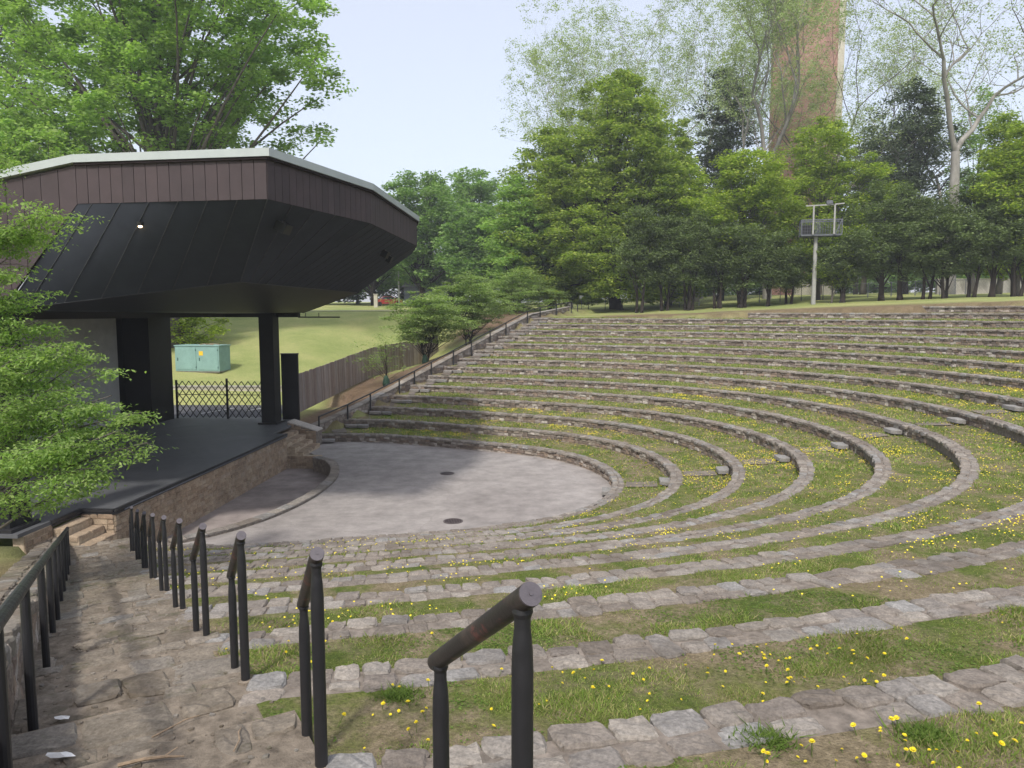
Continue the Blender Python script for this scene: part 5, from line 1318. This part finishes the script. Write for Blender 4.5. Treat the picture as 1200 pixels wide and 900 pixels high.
# grey walls and pale slab beyond, at the right
zz = float(ground(at(1170, 88), 88)); wr = thing('retaining_wall', 'pale concrete retaining wall behind the evergreens at the far right', 'wall', (at(1185, 90), 90, zz - .3), R(-6))
mb = MB(); mb.box((0, 0, .9), (18, .5, 2.2)); mb.build('wall', M['kerb'], wr); mb = MB(); mb.box((0, 0, 2.05), (18.2, .7, .14)); mb.build('coping', M['palestone'], wr)
for i, (px_, Y, hh, ww, lab) in enumerate(((1120, 96, 1.5, 3.5, 'low pale stone building corner behind the tree trunks, right of centre'), (800, 100, 2.2, 4, 'grey stone wall glimpsed between trunks below the dark conifer'), (950, 104, 2.6, 5, 'grey wall glimpsed behind the pole of the lighting platform'))):
    x = at(px_, Y); z = float(ground(x, Y)); w2 = thing('stone_wall', lab, 'wall', (x, Y, z - .2)); mb = MB(); mb.box((0, 0, hh / 2), (ww, .6, hh)); mb.build('wall', M['palestone'], w2); mb = MB(); mb.box((0, 0, hh + .06), (ww + .2, .8, .12)); mb.build('coping', M['kerb'], w2)
x, Y = at(681, 76), 76; z = float(ground(x, Y)); sg = thing('small_sign', 'small white sign on a thin post at the top of the terraces', 'sign', (x, Y, z)); mb = MB(); mb.bar((0, 0, -.2), (0, 0, 1.25), .05); mb.build('post', M['steel'], sg); mb = MB(); mb.box((0, -.04, 1.3), (.42, .03, .3)); mb.build('plate', M['white'], sg)
# post by the end of the rail
x, y = W0 + WD * 35.2 - WN * .1; z = float(ground(x, y)); bp = thing('rail_post', 'short dark post standing just past the upper end of the far railing', 'post', (x, y, z)); mb = MB(); mb.tube([(0, 0, -.3), (0, 0, .95)], .05, 8); mb.build('shaft', M['black'], bp); mb = MB(); mb.tube([(0, 0, .951), (0, 0, .99)], [.06, .03], 8); mb.build('knob', M['black'], bp)
# red car, poles, shed at the back of the lawn
x, Y = at(456, 112), 112; z = float(ground(x, Y))
car = thing('parked_car', 'small red car parked beyond the lawn under the canopy tip', 'car', (x, Y, z), R(12))
mb = MB(); prof = [(-2.1, .35), (-2.15, .8), (-1.9, .95), (-1.3, 1.02), (-.7, 1.45), (.7, 1.45), (1.3, 1.02), (2.0, .9), (2.1, .6), (2.05, .35)]
n = len(prof); mb.add([(a, -.85 + (.12 if b > 1.1 else 0), b) for a, b in prof] + [(a, .85 - (.12 if b > 1.1 else 0), b) for a, b in prof], [tuple(range(n)), tuple(range(n, 2 * n))[::-1]] + [(i, (i + 1) % n, n + (i + 1) % n, n + i) for i in range(n)]); mb.build('body', M['red'], car)
mb = MB()
for s_ in (-1, 1): mb.add([(-1.15, s_ * .862, 1.03), (-.65, s_ * .75, 1.4), (.65, s_ * .75, 1.4), (1.15, s_ * .862, 1.03)], [(0, 1, 2, 3)])
mb.build('window', M['glass'], car)
for a in (-1.3, 1.3):
    for s_ in (-.8, .8): mb = MB(); mb.tube([(a, s_ - .1, .33), (a, s_ + .1, .33)], .33, 14); mb.build('wheel', M['tyre'], car)
x, Y = at(468.5, 110), 110; z = float(ground(x, Y)); up_ = thing('utility_pole', 'thin pale wooden pole beside the red car', 'pole', (x, Y, z)); mb = MB(); mb.tube([(0, 0, -.3), (0, 0, 5.6)], [.14, .11], 8); mb.build('shaft', M['pole'], up_); mb = MB(); mb.tube([(0, 0, 5.61), (0, 0, 5.7)], [.13, .05], 8); mb.build('cap', M['steel'], up_)
x, Y = at(441.5, 104), 104; z = float(ground(x, Y)); up_ = thing('gate_pier', 'short pale stone pier at the back of the lawn left of the red car', 'pier', (x, Y, z)); mb = MB(); mb.box((0, 0, .8), (.5, .5, 1.9)); mb.build('shaft', M['palestone'], up_); mb = MB(); mb.box((0, 0, 1.8), (.65, .65, .12)); mb.build('cap', M['kerb'], up_)
x, Y = at(499, 116), 116; z = float(ground(x, Y)); sh = thing('shed', 'blue-grey shed behind the forked trunk beyond the lawn', 'shed', (x, Y, z), R(-10))
mb = MB(); mb.box((0, 0, 1.4), (5.6, 4, 3.0)); mb.build('wall', M['slate'], sh)
mb = MB(); mb.add([(-3.1, -2.3, 2.85), (3.1, -2.3, 2.85), (3.1, 2.3, 2.85), (-3.1, 2.3, 2.85), (-3.1, 0, 3.9), (3.1, 0, 3.9)], [(0, 1, 5, 4), (2, 3, 4, 5), (0, 4, 3), (1, 2, 5), (0, 3, 2, 1)]); mb.build('roof', M['roofing'], sh)
mb = MB(); mb.box((-1.2, -2.02, 1.1), (1, .05, 2.1)); mb.build('door', M['roofing'], sh)
# pale gravel track across the top of the lawn
v = []
for xx in np.arange(-40, -9, 1.5):
    yy = 80 + .15 * (xx + 40) * .3 + .6 * math.sin(xx * .3); wd = 1.5
    for q in (yy - wd, yy + wd): v.append((xx, q, float(ground(xx, q)) + .06))
mb = MB(); n = len(v) // 2; mb.add(v, [(2 * i, 2 * i + 1, 2 * i + 3, 2 * i + 2) for i in range(n - 1)]); tag(mb.build('path', M['track']), kind='structure')

# thin spring haze
hz = MB(); hz.box((0, 300, 36), (1900, 1500, 82)); ho = hz.build('haze', bpy.data.materials.new('haze_air')); tag(ho, 'thin pale haze in the air', 'haze', kind='stuff'); del ho['category']
hm_ = ho.data.materials[0]; hm_.use_nodes = True; hn = hm_.node_tree; hn.nodes.remove(hn.nodes['Principled BSDF'])
pv = hn.nodes.new('ShaderNodeVolumePrincipled'); pv.inputs['Color'].default_value = (.86, .91, 1, 1); pv.inputs['Density'].default_value = .0007; pv.inputs['Anisotropy'].default_value = .1
hn.links.new(pv.outputs[0], hn.nodes['Material Output'].inputs['Volume'])

# ------------------------------------------------------------------ camera and light
cd = bpy.data.cameras.new('camera'); co = bpy.data.objects.new('camera', cd); C.objects.link(co)
co.location = (0, 0, camz); co.rotation_euler = (PI / 2 - PIT, 0, 0); cd.sensor_width = 36; cd.lens = FF / 1200 * 36; cd.clip_end = 5000; cd.clip_start = .05
sc = bpy.context.scene; sc.camera = co
SUN_EL = 49.; SD = np.array([.31, .951])        # light travels towards SD
w = bpy.data.worlds.new('World'); sc.world = w; w.use_nodes = True; nt = w.node_tree
sky = nt.nodes.new('ShaderNodeTexSky'); sky.sky_type = 'NISHITA'; sky.sun_disc = False; sky.sun_elevation = R(SUN_EL)
sky.sun_rotation = math.atan2(-SD[0], -SD[1]); sky.air_density = 1.0; sky.dust_density = 3.2; sky.ozone_density = 1.0; sky.altitude = 200
bg = nt.nodes['Background']; bg.inputs['Strength'].default_value = .15; veil = nt.nodes.new('ShaderNodeMix'); veil.data_type = 'RGBA'; veil.inputs[0].default_value = .55; veil.inputs[7].default_value = (3.6, 3.5, 3.55, 1)   # thin white cloud veil over the blue
nt.links.new(sky.outputs[0], veil.inputs[6]); nt.links.new(veil.outputs[2], bg.inputs['Color'])
ld = bpy.data.lights.new('sun', 'SUN'); ld.energy = 1.8; ld.angle = R(5.0); ld.color = (1, .955, .88); lo = bpy.data.objects.new('sun', ld); C.objects.link(lo)
dv = Vector((SD[0] * math.cos(R(SUN_EL)), SD[1] * math.cos(R(SUN_EL)), -math.sin(R(SUN_EL)))); lo.rotation_euler = dv.to_track_quat('-Z', 'Y').to_euler()
sc.view_settings.view_transform = 'Standard'; sc.view_settings.look = 'None'; sc.view_settings.exposure = 0.95; sc.view_settings.gamma = 1
sc.cycles.max_bounces = 8; sc.cycles.diffuse_bounces = 4; sc.cycles.glossy_bounces = 2; sc.cycles.transmission_bounces = 6; sc.cycles.transparent_max_bounces = 4
